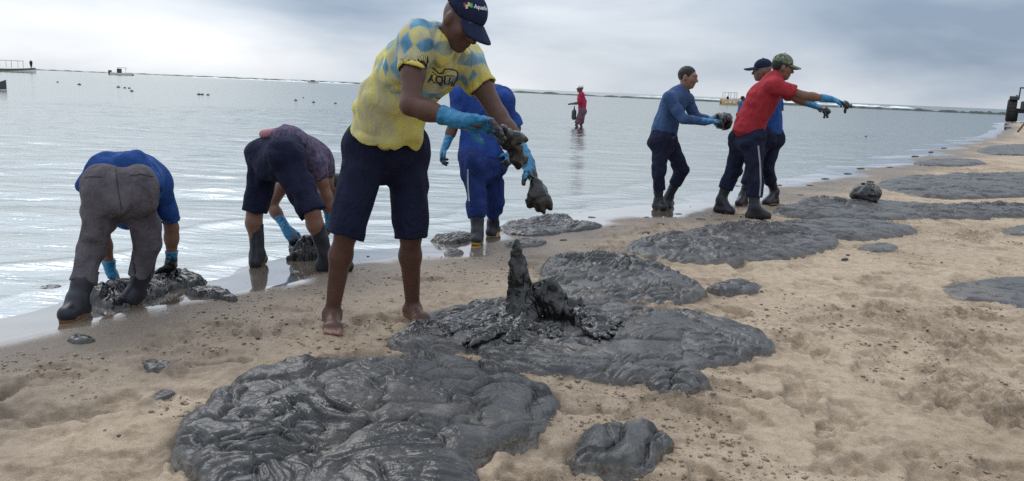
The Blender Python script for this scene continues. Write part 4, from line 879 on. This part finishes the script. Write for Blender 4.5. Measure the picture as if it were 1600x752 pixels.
# --- wader hidden behind the blue uniform: only a leg and a glove show
def far_person(label, x, y, d, px_m, face, shirt_m, pant_m, skin_m, h, arms=None, lean=(0, 0), hat=None, hatm=None, legs='short', z0=None, stance=.10, sc=1.0, knee_f=0.0, gloves=False):
    """standing figure: feet point projected at photo pixel (x,y) and distance d, facing vector face"""
    b = P(x, y, d); 
    if z0 is not None: b[2] = z0
    f = nrm(np.array([face[0], face[1], 0])); l = np.array([-f[1], f[0], 0]); up = np.array([0, 0, 1.]); lv = np.array([lean[0], lean[1], 0])
    q = lambda a, b_, c_: list(b + a * l * sc + b_ * f * sc + c_ * up * sc + lv * max(0, c_ - .8))
    ar = arms or dict(L=((.26, .02, 1.13), (.27, .10, .90), (.27, .14, .80)), R=((-.26, .02, 1.13), (-.27, .10, .90), (-.27, .14, .80)))
    J = dict(hipL=q(.09, 0, .9), hipR=q(-.09, 0, .9), kneeL=q(stance, .05 + knee_f, .48), kneeR=q(-stance, .03, .48), ankL=q(stance, -.02, .08), ankR=q(-stance, -.06, .08), toeL=q(stance, .18, 0), toeR=q(-stance, .14, 0),
             waist=q(0, 0, 1.08), chest=q(0, .02, 1.27), neck=q(0, .01, 1.47), head=q(0, .05, 1.6), shL=q(.19, 0, 1.41), shR=q(-.19, 0, 1.41))
    for k in 'LR': J['el' + k], J['wr' + k], J['ha' + k] = [q(*v) for v in ar[k]]
    p = Person(label, J, f, up, h, sc); p.org[:] = b; p.root.location = b
    p.body(skin_m); p.shirt(shirt_m, sleeve=.9, fold=.006, cavity=False); p.pants(pant_m, leg=.9 if legs == 'short' else 1.7, hemr=.088 if legs == 'short' else .07, fold=.006)
    if hat == 'cap': p.cap(hatm)
    elif hat == 'hair': p.hair()
    if gloves: p.gloves((0, 0, -1), (0, 0, -1), h=.01)
    return p
# --- distant wader in crimson
I_ = far_person('distant wader in crimson top and white cap carrying a dark bottle', 908, 214, 28.6, 44, (-1, .1), MAT['pink'], simple('print_skirt', (.16, .07, .09), (.05, .03, .05), rough=.9, scale=14), MAT['skin_dark'], .022,
    arms=dict(L=((.2, .10, 1.16), (.18, .36, 1.12), (.18, .46, 1.10)), R=((-.22, -.10, 1.15), (-.2, -.05, .92), (-.2, 0, .84))), hat='cap', hatm=MAT['white'], lean=(-.10, 0), stance=.14, knee_f=.12, z0=-.50, sc=1.12)
J_ = far_person('distant man in blue top standing in the water beside the yellow tour boat', 1155, 200, 35, 36, (1, .3), MAT['slate_blue'], MAT['navy2'], MAT['skin_dark'], .025,
    arms=dict(L=((.24, .15, 1.25), (.15, .33, 1.42), (.14, .38, 1.5)), R=((-.26, .05, 1.15), (-.2, .2, 1.0), (-.18, .28, .95))), hat='hair', z0=-.42)
wb = P(897, 176, 28.55)
bt = SDF(.018).rc(wb + np.array([0, 0, -.18]), wb + np.array([0, 0, .02]), .085, .085, .02).rc(wb + np.array([0, 0, .03]), wb + np.array([0, 0, .15]), .05, .02, .04).rc(wb + np.array([0, 0, .15]), wb + np.array([0, 0, .22]), .02, .02, .02)
bo = bt.obj('bottle', simple('dark_plastic', (.03, .04, .042), rough=.3), None, wb); bo.location = wb; tag(bo, 'dark plastic bottle hanging from the hand of the wader in crimson', 'bottle')

for p_ in (A, C, D_, B_, E_, F_, H_): p_.root.location.z -= .004 if p_ is A else .012
# ------------------------------------------------------------------ tar that is held or piled
def tar_attr(fresh=1.0):
    return lambda V: dict(fresh=np.clip(fresh + .25 * noise(V * 12, 5), 0, 1), crease=np.zeros(len(V)), sandy=np.zeros(len(V)))
def rope_disp(amp, sc=(30, 30, 9), seed=0):
    def fn(q):
        w = q + .02 * np.stack([noise(q * 14, seed), noise(q * 14 + 5, seed + 1), noise(q * 14 + 9, seed + 2)], -1)
        return -amp * (1 - 2 * np.abs(noise(w * np.array(sc), seed + 3))) - amp * .3 * noise(w * 34, seed + 4)
    return fn
def held(name, label, cat, build, h, org, group=None, sc=(26, 26, 12), amp=.010, seed=0, fresh=1.0):
    B = SDF(h); build(B); B.disp(rope_disp(amp, sc, seed)); o = B.obj(name, MAT['tar'], None, org, attrs=tar_attr(fresh)); o.location = org; return tag(o, label, cat, group)
gr_h = 'tar being carried or thrown by hand'
def b1(B):
    for a, b, ra, rb in (((784, 204, 3.36), (798, 224, 3.46), .018, .026), ((798, 224, 3.46), (816, 248, 3.54), .027, .020), ((796, 212, 3.42), (812, 215, 3.44), .014, .010), ((808, 214, 3.44), (822, 218, 3.46), .010, .006), ((794, 220, 3.46), (800, 252, 3.5), .010, .005), ((806, 236, 3.5), (810, 262, 3.52), .009, .004), ((786, 220, 3.42), (800, 244, 3.5), .014, .007)):
        B.rc(P(*a), P(*b), ra, rb, .03)
held('tar_clump', 'stringy black tar draped over the left forearm of the barefoot man', 'tar clump', b1, .006, P(805, 220, 3.45), gr_h, seed=1)
def b2(B):
    for a, b, ra, rb in (((836, 284, 3.58), (840, 304, 3.58), .026, .034), ((840, 298, 3.58), (844, 314, 3.57), .034, .026), ((850, 300, 3.58), (857, 318, 3.58), .018, .012), ((832, 296, 3.57), (828, 316, 3.57), .016, .012), ((834, 306, 3.56), (828, 322, 3.57), .02, .012), ((846, 318, 3.56), (850, 332, 3.56), .016, .006), ((856, 308, 3.58), (860, 326, 3.58), .012, .007), ((842, 318, 3.56), (840, 328, 3.56), .014, .008)):
        B.rc(P(*a), P(*b), ra, rb, .02)
held('tar_clump', 'dripping black tar clump hanging from the lower hand of the barefoot man', 'tar clump', b2, .005, P(840, 300, 3.58), gr_h, seed=3, amp=.006)
def b3(B): B.rc(P(1126, 190, 8.5), P(1132, 191, 8.52), .07, .075, .03); B.rc(P(1126, 184, 8.5), P(1136, 184, 8.52), .05, .04, .03)
held('tar_clump', 'round black tar lump in the hands of the man in slate blue', 'tar clump', b3, .011, P(1130, 190, 8.5), gr_h, seed=5, amp=.014)
def b4(B): B.rc(P(1288, 171, 8.46), P(1294, 175, 8.46), .028, .02, .03); B.rc(P(1290, 174, 8.46), P(1288, 184, 8.46), .022, .006, .02)
held('tar_clump', 'tar shred dripping from the farther glove of the man in red', 'tar clump', b4, .009, P(1290, 172, 8.46), gr_h, seed=6)
def b5(B): B.rc(P(1320, 162, 7.97), P(1328, 166, 7.97), .022, .02, .03); B.rc(P(1322, 165, 7.97), P(1320, 176, 7.97), .014, .006, .02)
held('tar_clump', 'tar scrap dripping from the nearer outstretched glove of the man in red', 'tar clump', b5, .009, P(1322, 162, 7.97), gr_h, seed=7)
def b6(B):
    g = P(480, 400, 5.44)
    for a, b, ra, rb in (((470, 398, 5.44), (492, 402, 5.46), .075, .08), ((478, 382, 5.46), (490, 378, 5.46), .055, .05), ((462, 408, 5.42), (500, 408, 5.46), .05, .05)): B.rc(P(*a), P(*b), ra, rb, .04)
held('tar_clump', 'heavy black tar lump being scooped up by the man in navy shorts', 'tar clump', b6, .009, P(482, 400, 5.45), gr_h, seed=8, amp=.016)
# the upright spire
sb = G(830, 520)
def dp(px, py, dd=0.0):
    p = P(px, py, float(sb[1]) + .12 + dd)
    return p if p[2] > .045 else G(px, py, .045)
def b7(B):
    for a, b, ra, rb, dd in (((807, 377), (808, 390), .005, .016, 0), ((808, 390), (807, 396), .017, .022, 0), ((807, 399), (809, 430), .022, .036, 0), ((814, 404), (818, 440), .016, .026, .01), ((802, 410), (803, 450), .014, .022, -.01), ((809, 428), (812, 475), .037, .048, 0), ((818, 438), (824, 475), .026, .036, .02),
            ((812, 468), (816, 500), .052, .085, 0), ((842, 450), (856, 446), .028, .038, .02), ((856, 446), (872, 464), .038, .036, .02), ((846, 460), (866, 486), .045, .055, 0), ((866, 484), (905, 494), .05, .045, -.02), ((880, 478), (902, 472), .024, .016, .02), ((900, 492), (948, 519), .042, .018, -.06), ((930, 498), (966, 507), .018, .008, -.03), ((905, 502), (940, 523), .03, .014, -.10),
            ((800, 490), (770, 502), .042, .032, 0), ((770, 502), (735, 508), .032, .018, 0), ((740, 507), (700, 514), .02, .010, 0), ((800, 502), (765, 522), .038, .024, -.08), ((815, 508), (800, 527), .04, .026, -.1), ((830, 510), (870, 522), .042, .028, -.1), ((765, 520), (735, 532), .024, .012, -.08)):
        if a[1] < 478: B.rc(dp(*a, dd), dp(*b, dd), ra * 1.08, rb * 1.08, .016 if a[1] < 466 else .04); continue
        for jx, jy, jr in ((0, 0, .72), (9, 5, .42), (-8, 6, .40), (4, -5, .45), (-3, 11, .30)):
            B.rc(dp(a[0] + jx * .4, a[1] + jy * .4, dd), dp(b[0] + jx, b[1] + jy * .8, dd), ra * jr, rb * jr, .022)
held('tar_spire', 'upright twisted spire of wet black tar standing on the second mat', 'tar clump', b7, .0062, sb, None, sc=(40, 40, 11), amp=.011, seed=12)
# ball of tar
bb = G(1352, 322); bb = bb + np.array([0, 0, .15])
def b8(B): B.ell(bb, np.eye(3), np.array([.155, .13, .12]), 0); B.ell(bb + np.array([-.03, 0, -.03]), np.eye(3), np.array([.14, .14, .12]), .05)
held('tar_ball', 'round ball of tar and seaweed on the long mat at right', 'tar ball', b8, .012, bb, None, sc=(16, 16, 16), amp=.018, seed=13, fresh=.15)

# ------------------------------------------------------------------ loose bits
clump_mesh = []
for i in range(4):
    B = SDF(.1); B.ell((0, 0, .1), np.eye(3), np.array([.9, .62, .34]), .2).ell((.5, .2, .1), np.eye(3), np.array([.5, .4, .3]), .3).ell((-.5, -.1 * i, .05), np.eye(3), np.array([.55, .35, .28]), .3); B.disp(lambda q, i=i: .12 * noise(q * 3, i) )
    o = B.obj('tar_clod', MAT['tar'], None, (0, 0, 0), attrs=tar_attr(.5)); clump_mesh.append(o.data); bpy.data.objects.remove(o)
cl = [(37, 390, 10), (47, 393, 7), (80, 388, 10), (25, 405, 7), (58, 410, 6), (75, 433, 12), (15, 432, 8), (20, 476, 14), (36, 472, 8), (68, 453, 22), (150, 392, 7), (300, 405, 8), (345, 395, 8), (365, 400, 9), (330, 380, 7), (690, 377, 9), (640, 488, 6), (620, 460, 7), (560, 462, 8), (385, 480, 5), (352, 500, 6), (318, 487, 5), (175, 522, 8), (70, 545, 8), (30, 470, 12), (10, 476, 14), (330, 545, 5), (275, 522, 4), (960, 355, 14), (1030, 350, 12), (1060, 335, 10), (1095, 343, 12), (1110, 354, 16), (1010, 364, 14), (1290, 280, 10), (1325, 272, 9), (1345, 264, 10), (1240, 268, 9), (1218, 290, 9), (1265, 290, 8), (1150, 325, 8), (1175, 292, 9), (1250, 305, 8), (1430, 245, 9), (1455, 238, 8), (1475, 232, 7), (1390, 262, 8), (1360, 284, 8), (1085, 500, 6), (1320, 405, 12), (1325, 398, 6), (880, 375, 10), (915, 352, 14), (925, 340, 10), (1010, 340, 9)]
for i, (px, py, sz) in enumerate(cl):
    o = bpy.data.objects.new('tar_clod', clump_mesh[i % 4]); S.collection.objects.link(o); g = G(px, py); sc_ = .62 * sz / FOC * np.linalg.norm(g - CAM); o.location = g + np.array([0, 0, -.002]); o.scale = (sc_, sc_ * .7, sc_ * .6); o.rotation_euler = (0, 0, RNG.uniform(-.6, .6))
    tag(o, 'small dark clod of tar lying loose on the beach sand', 'tar clod', 'small tar clods strewn over the sand')
# fine crumbs: uncountable, one object
def crumbs(name, n, fn, mat, label, smin, smax):
    ico = np.array([(1, 0, 0), (-1, 0, 0), (0, 1, 0), (0, -1, 0), (0, 0, 1), (0, 0, -1)], float); F = np.array([(0, 2, 4), (2, 1, 4), (1, 3, 4), (3, 0, 4), (2, 0, 5), (1, 2, 5), (3, 1, 5), (0, 3, 5)])
    xs, ys = fn(n); n = len(xs); s_ = smin * (smax / smin) ** RNG.random(n) ** 2.2; v = ico[None] * (s_[:, None, None] * RNG.uniform(.5, 1.3, (n, 6, 1))) * np.array([1.2, 1, .55]); a = RNG.uniform(0, 6.28, n); ca, sa = np.cos(a)[:, None], np.sin(a)[:, None]
    vx = v[..., 0] * ca - v[..., 1] * sa; vy = v[..., 0] * sa + v[..., 1] * ca; zz = gz_at(xs, ys)
    V = np.stack([vx + xs[:, None], vy + ys[:, None], v[..., 2] + zz[:, None] + s_[:, None] * .15], -1).reshape(-1, 3); Q = (F[None] + 6 * np.arange(n)[:, None, None]).reshape(-1, 3)
    return tag(mk_mesh(name, V, Q, mat, attrs=dict(fresh=np.full(len(V), .3), crease=np.zeros(len(V)), sandy=np.zeros(len(V)))), label, None, None, 'stuff')
def gz_at(x, y):
    r = np.hypot(x, y); i = np.clip(np.searchsorted(rr_, r), 0, len(rr_) - 1); j = np.clip(np.searchsorted(th, np.arctan2(x, y)), 0, len(th) - 1); return Z[i, j]
def fan(smin_, cl_):
    def fn(n):
        a = RNG.uniform(-.68, .68, n * 3); r = 1.9 * 8.0 ** RNG.random(n * 3); x, y = r * np.sin(a), r * np.cos(a); ok = (shore_s(x, y) > smin_) & (noise(xyz(x, y) * 1.6, 91) + .5 * noise(xyz(x, y) * 5, 92) > cl_); return x[ok][:n], y[ok][:n]
    return fn
crumbs('sand_crumbs', 16000, fan(.1, .12), simple('crumb_sand', (.36, .28, .20), (.20, .15, .105), rough=.95, scale=30), 'crumbs of turned sand scattered over the beach', .002, .014)
crumbs('tar_crumbs', 260, fan(-.35, .0), MAT['tar'], 'dark crumbs of tar and weed scattered over the beach', .003, .014)

# ------------------------------------------------------------------ reef, boats, buoys, tractor
def strip_mesh(name, pts, w, hgt, mat, label, cat, jag=.5, seed=0, n=160, kind=None):
    pts = np.array(pts, float); t = np.linspace(0, 1, n); sg = np.linspace(0, 1, len(pts)); c = np.stack([np.interp(t, sg, pts[:, i]) for i in range(2)], 1)
    V = []; Q = []
    for i in range(n):
        k = hgt * max(.12, 1 + jag * 1.6 * float(noise(np.array([i * .35, seed, 0.5])))); d = w * (1 + .4 * float(noise(np.array([i * .5, seed, 4.5]))))
        dr = nrm(np.append(c[min(i + 1, n - 1)] - c[max(i - 1, 0)], 0)); s_ = np.array([-dr[1], dr[0]])
        if i in (0, n - 1): k *= .05; d *= .1
        for a, z in ((-1, 0), (-.6, .8), (0, 1), (.6, .8), (1, 0)): V.append((*(c[i] + s_ * a * d), WATER - .12 + z * (k + .12)))
    for i in range(n - 1):
        for a in range(4): Q.append((5 * i + a, 5 * i + 5 + a, 5 * i + 6 + a, 5 * i + 1 + a))
    o = mk_mesh(name, V, Q, mat, smooth=True); org = np.array([*pts.mean(0), 0]); o.data.transform(Matrix.Translation(-Vector(org))); o.location = org
    return tag(o, label, cat, None, kind)
def wp(px, py):
    r = ray(px, py); return (CAM + r * ((WATER - CAMZ) / r[2]))[:2]
strip_mesh('reef', [wp(770, 143), wp(1000, 154.0), wp(1300, 167.5), wp(1500, 176.5), wp(1580, 180)], 3.0, .38, MAT['rock'], 'long dark reef ridge breaking the sea right of the barefoot man', 'reef', .7, 1, 260)
strip_mesh('foam_line', [wp(1000, 150.5), wp(1180, 158.5), wp(1300, 163.5), wp(1420, 169.5)], 3, .3, MAT['foam'], 'white surf line beyond the dark reef ridge at right', 'surf', .9, 3, 240)
strip_mesh('reef', [wp(40, 109), wp(250, 117.5), wp(420, 125), wp(560, 131)], 6, .5, MAT['rock'], 'low dark reef on the horizon between the left boat and the barefoot man', 'reef', .8, 5, 240)
strip_mesh('foam_line', [wp(300, 121), wp(420, 126.2), wp(470, 128.5), wp(550, 131.5)], 3, .35, MAT['foam'], 'white surf line in front of the low reef at left', 'surf', .9, 7, 220)
def loft(name, L_, Wd, Hh, mat, parent, org, yaw, bow=.5, n=14, stern=1.0):
    V = []; Q = []; c, s_ = math.cos(yaw), math.sin(yaw)
    for i in range(n):
        t = i / (n - 1); x = (t - .5) * L_; w = Wd / 2 * (math.sin(min(1, (1 - t) / .45) * math.pi / 2) ** .8) * (.85 + .15 * min(1, t * 4)); w = max(w, .015); sh = Hh * (1 + bow * max(0, t - .5) ** 2 * 4 * .6); k = -.25 * (1 - t ** 4)
        for y, z in ((-w, sh), (-w * .92, sh * .45), (-w * .55, k), (w * .55, k), (w * .92, sh * .45), (w, sh), (w * .9, sh), (w * .86, sh * .55), (-w * .86, sh * .55), (-w * .9, sh)):
            V.append((org[0] + x * c - y * s_, org[1] + x * s_ + y * c, org[2] + z))
    m = 10
    for i in range(n - 1):
        for a in range(m): Q.append((m * i + a, m * i + (a + 1) % m, m * i + m + (a + 1) % m, m * i + m + a))
    me_ = [tuple(V[k]) for k in range(m)]; o = mk_mesh(name, V, Q, mat, parent, org, smooth=False)
    return o
def bar(B, a, b, r): B.rc(a, b, r, r, 0)
def boat_frame(root, org, yaw, L_, Wd, z0, z1, x0, x1, roofm, postm, rt=.08, nposts=4):
    c, s_ = math.cos(yaw), math.sin(yaw); q = lambda x, y, z: np.array([org[0] + x * c - y * s_, org[1] + x * s_ + y * c, org[2] + z])
    for i in range(nposts):
        for y in (-Wd * .42, Wd * .42):
            x = x0 + (x1 - x0) * i / (nposts - 1); box_obj('canopy_post', q(x, y, (z0 + z1) / 2), (.09, .09, z1 - z0), yaw, postm, root, org)
    box_obj('canopy', q((x0 + x1) / 2, 0, z1 + rt / 2), (x1 - x0 + .3, Wd * .95, rt), yaw, roofm, root, org)
def box_obj(name, c, sz, yaw, mat, parent, org, bev=.1):
    co, s_ = math.cos(yaw), math.sin(yaw); x, y, z = np.array(sz) / 2; b = min(sz) * bev; V = []; 
    for dz, ins in ((-z, b), (-z + b, 0), (z - b, 0), (z, b)):
        for sx, sy in ((-1, -1), (1, -1), (1, 1), (-1, 1)): V.append((c[0] + sx * (x - ins) * co - sy * (y - ins) * s_, c[1] + sx * (x - ins) * s_ + sy * (y - ins) * co, c[2] + dz))
    Q = [(3, 2, 1, 0), (12, 13, 14, 15)] + [(4 * k + i, 4 * k + (i + 1) % 4, 4 * k + 4 + (i + 1) % 4, 4 * k + 4 + i) for k in range(3) for i in range(4)]
    return mk_mesh(name, V, Q, mat, parent, org, smooth=False)
paint_w = simple('boat_white', (.62, .62, .6), (.5, .5, .48), rough=.5); paint_y = simple('boat_yellow', (.6, .42, .22), (.5, .32, .16), rough=.5); wood = simple('boat_wood', (.12, .08, .05), rough=.7); dark_p = simple('boat_dark', (.05, .055, .06), rough=.6)
def at_sea(px, py): p = wp(px, py); return np.array([p[0], p[1], WATER])
# tour boat at left edge
p0 = at_sea(6, 112.6); yw = .04; bt_ = empty('tour_boat', p0, 'long pale tour boat with open canopy frame at the left edge of the sea', 'boat'); sc_b = np.linalg.norm(p0) / FOC
loft('hull', 82 * sc_b, 18 * sc_b, 4.2 * sc_b, wood, bt_, p0, yw, 1.1); loft('wale', 82.8 * sc_b, 18.6 * sc_b, 1.6 * sc_b, paint_w, bt_, p0 + np.array([0, -.05, 3.4 * sc_b]), yw, 3.2)
boat_frame(bt_, p0, yw, 1, 14 * sc_b, 6 * sc_b, 14.5 * sc_b, -38 * sc_b, 22 * sc_b, paint_w, paint_w, rt=.8 * sc_b, nposts=5)
def tiny_person(label, base, h_, top, bottom):
    r = empty('person', base, label, 'person'); k = h_ / 1.7; z = lambda x, zz, y=0: np.array(base) + k * np.array([x, y, zz]); hh = .035 * k
    B = SDF(hh); 
    for s_ in (-1, 1): B.rc(z(.1 * s_, .05), z(.1 * s_, .45), .05 * k, .07 * k, .03); B.rc(z(.1 * s_, .45), z(.1 * s_, .9), .07 * k, .1 * k, .05); B.rc(z(.2 * s_, 1.38), z(.27 * s_, 1.1, -.03), .06 * k, .05 * k, .05); B.rc(z(.27 * s_, 1.1, -.03), z(.25 * s_, .85, -.1), .05 * k, .045 * k, .04); B.rc(z(.1 * s_, .05), z(.12 * s_, .03, -.15), .045 * k, .04 * k, .03)
    B.rc(z(0, .9), z(0, 1.35), .16 * k, .18 * k, .08, (0, 1, 0), .7); B.rc(z(0, 1.4), z(0, 1.55), .06 * k, .06 * k, .05); B.ell(z(0, 1.63), np.eye(3), np.array([.085, .10, .12]) * k, .03); B.obj('body', MAT['skin_dark'], r, base)
    B = SDF(hh); B.rc(z(0, .88), z(0, 1.36), .19 * k, .21 * k, .06, (0, 1, 0), .75)
    for s_ in (-1, 1): B.rc(z(.2 * s_, 1.38), z(.26 * s_, 1.15, -.02), .085 * k, .075 * k, .05)
    B.obj('shirt', top, r, base); B = SDF(hh)
    for s_ in (-1, 1): B.rc(z(.1 * s_, .5), z(.09 * s_, .92), .10 * k, .14 * k, .06)
    B.obj('shorts', bottom, r, base); return r
tiny_person('tiny dark figure standing on the bow of the pale tour boat', p0 + np.array([36 * sc_b, .1, 5.5 * sc_b]), 11 * sc_b, MAT['navy'], MAT['navy2'])
p1 = at_sea(-10, 141); r_ = empty('rowing_boat', p1, 'dark boat bow poking in at the left edge below the tour boat', 'boat'); k1 = np.linalg.norm(p1) / FOC; loft('hull', 34 * k1, 12 * k1, 9 * k1, dark_p, r_, p1, 0.0, .9); loft('gunwale', 34.4 * k1, 12.4 * k1, 1.4 * k1, paint_w, r_, p1 + np.array([0, 0, 8.2 * k1]), 0.0, .3)
p2 = at_sea(189, 118); k2 = np.linalg.norm(p2) / FOC; r_ = empty('motor_boat', p2, 'small open motorboat far off on the sea, above the grey-trousered man', 'boat'); loft('hull', 33 * k2, 9 * k2, 3.2 * k2, paint_w, r_, p2, math.pi, .4); box_obj('console', p2 + np.array([-2 * k2, 0, 6 * k2]), (5 * k2, 4 * k2, 6 * k2), 0, dark_p, r_, p2); box_obj('outboard_motor', p2 + np.array([-15 * k2, 0, 3.5 * k2]), (4 * k2, 2 * k2, 6 * k2), 0, dark_p, r_, p2); box_obj('canopy', p2 + np.array([2 * k2, 0, 10.3 * k2]), (12 * k2, 5 * k2, .8 * k2), 0, paint_w, r_, p2)
for dx in (-3, 7): box_obj('canopy_post', p2 + np.array([dx * k2, 0, 6.5 * k2]), (.5 * k2, .5 * k2, 7 * k2), 0, paint_w, r_, p2)
p3_ = at_sea(1141, 164); k3 = np.linalg.norm(p3_) / FOC; r_ = empty('tour_boat', p3_, 'yellow tour boat with flat canopy afloat left of the man in red', 'boat'); loft('hull', 30 * k3, 12 * k3, 8 * k3, paint_y, r_, p3_, .1, .3); boat_frame(r_, p3_, .1, 1, 11 * k3, 7 * k3, 17.5 * k3, -11 * k3, 7 * k3, paint_w, paint_w, rt=.9 * k3, nposts=3)
for dx in (-8, -2, 4): box_obj('side_panel', p3_ + np.array([dx * k3, -6.05 * k3, 4.5 * k3]), (3.4 * k3, .4 * k3, 4 * k3), .0, paint_w, r_, p3_)
tiny_person('tiny dark figure seated under the canopy of the yellow tour boat', p3_ + np.array([-5 * k3, -1 * k3, 3 * k3]), 10 * k3, MAT['navy'], MAT['navy2'])
p4 = at_sea(490, 130); k4 = np.linalg.norm(p4) / FOC; r_ = empty('motor_boat', p4, 'speck of a white boat on the horizon left of the barefoot man', 'boat'); loft('hull', 16 * k4, 5 * k4, 2 * k4, paint_w, r_, p4, 0, .4); box_obj('cabin', p4 + np.array([-1 * k4, 0, 3 * k4]), (6 * k4, 3 * k4, 2.5 * k4), 0, dark_p, r_, p4)
bm_ = simple('buoy_dark', (.06, .045, .04), (.04, .03, .03), rough=.5)
for (px, py, s_) in ((90, 129, 2), (124, 133, 3), (185, 137, 3), (195, 138, 2.4), (202, 138.5, 2.4), (206, 143, 3), (311, 148.5, 3.4), (316, 148.5, 3), (325, 149, 2.8), (462, 157.5, 3), (490, 160.5, 2.8), (524, 162.5, 2.8), (474, 153, 1.6), (1353, 214, 2.4)):
    p = at_sea(px, py); k = np.linalg.norm(p) / FOC; s_ *= .72; B = SDF(s_ * k / 4); B.ell(np.zeros(3), np.eye(3), np.array([1.25, 1, .9]) * s_ * k, 0).rc(np.array([0, 0, .6 * s_ * k]), np.array([0, 0, 1.25 * s_ * k]), .28 * s_ * k, .2 * s_ * k, .2 * s_ * k)
    o = B.obj('buoy', bm_, None, (0, 0, 0)); o.location = p; tag(o, 'dark round mooring buoy floating on the sea', 'buoy', 'dark mooring buoys scattered on the sea')
# tractor at right edge, end-on
tp = G(1580, 191); kt = np.linalg.norm(tp - CAM) / FOC; xc = np.array([16.5 * kt, 0, 0]); to = tp + xc; to[2] = sand_at(to[0], to[1]); tr_ = empty('tractor', to, 'dark tractor seen end-on on the sand, cut by the right edge', 'tractor')
rub = simple('tyre_rubber', (.02, .02, .022), rough=.8, bump=.5, bs=3, bd=.05); mt = simple('tractor_metal', (.05, .05, .06), (.035, .035, .04), rough=.5); rimm = simple('rim', (.16, .15, .15), rough=.5)
def wheel(x, y, r, w):
    V = []; Q = []; n = 40
    prof = [(-w * .5, r * .55), (-w * .5, r * .88), (-w * .36, r), (w * .36, r), (w * .5, r * .88), (w * .5, r * .55)]
    for i in range(n):
        a = 6.2832 * i / n
        for (px_, rr) in prof:
            if rr == r and i % 2: rr *= .955
            V.append((to[0] + x + px_, to[1] + y + rr * math.cos(a), to[2] + r + rr * math.sin(a)))
    m = len(prof)
    for i in range(n):
        for b in range(m): Q.append((i * m + b, i * m + (b + 1) % m, ((i + 1) % n) * m + (b + 1) % m, ((i + 1) % n) * m + b))
    wo = mk_mesh('wheel', V, Q, rub, tr_, to, smooth=False); c = np.array([to[0] + x, to[1] + y, to[2] + r]); SDF(.06).rc(c - np.array([w * .3, 0, 0]), c + np.array([w * .3, 0, 0]), r * .56, r * .56, 0, capa=True, capb=True).obj('rim', rimm, wo, to)
R1 = 15 * kt; wheel(-16 * kt, 0, R1, 11 * kt); wheel(16 * kt, 0, R1, 11 * kt); wheel(-11 * kt, 2.6, R1 * .6, 6 * kt); wheel(11 * kt, 2.6, R1 * .6, 6 * kt)
box_obj('axle', to + np.array([0, 0, R1]), (26 * kt, .5, .45), 0, mt, tr_, to); box_obj('body', to + np.array([0, .9, R1 * 1.45]), (13 * kt, 3.4, .85), 0, mt, tr_, to); box_obj('seat', to + np.array([0, -.3, R1 * 2.2]), (7 * kt, .5, .7), 0, dark_p, tr_, to)
for s_ in (-1, 1): box_obj('fender', to + np.array([s_ * 14.5 * kt, 0, R1 * 2.08]), (11 * kt, 1.7, .35), 0, mt, tr_, to); box_obj('roll_bar_post', to + np.array([s_ * 9.5 * kt, -.5, R1 * 2.45]), (1.6 * kt, .12, R1 * .95), 0, mt, tr_, to); box_obj('lamp', to + np.array([s_ * 12 * kt, -.9, R1 * 2.25]), (3 * kt, .15, .2), 0, rimm, tr_, to)
box_obj('roll_bar_top', to + np.array([0, -.5, R1 * 2.97]), (20.6 * kt, .13, .13), 0, mt, tr_, to); box_obj('tow_bar', to + np.array([0, -.9, R1 * .62]), (2 * kt, 1.2, .2), 0, mt, tr_, to)
tr_.rotation_euler = (0, 0, -math.atan2(to[0], to[1]))
# tow hook / plough leg in front of it
bs2 = G(1592, 207); o = SDF(.03).rc(bs2 + np.array([-.05, 0, .05]), bs2 + np.array([.45, .1, .75]), .06, .05, .02).rc(bs2 + np.array([.45, .1, .75]), bs2 + np.array([1.1, .1, .95]), .07, .07, .02).rc(bs2 + np.array([1.1, .1, .95]), bs2 + np.array([1.3, .1, .05]), .06, .06, .02).obj('trestle', wood, None, bs2); o.location = bs2; tag(o, 'dark bent trestle leg on sand in front of the tractor', 'trestle')
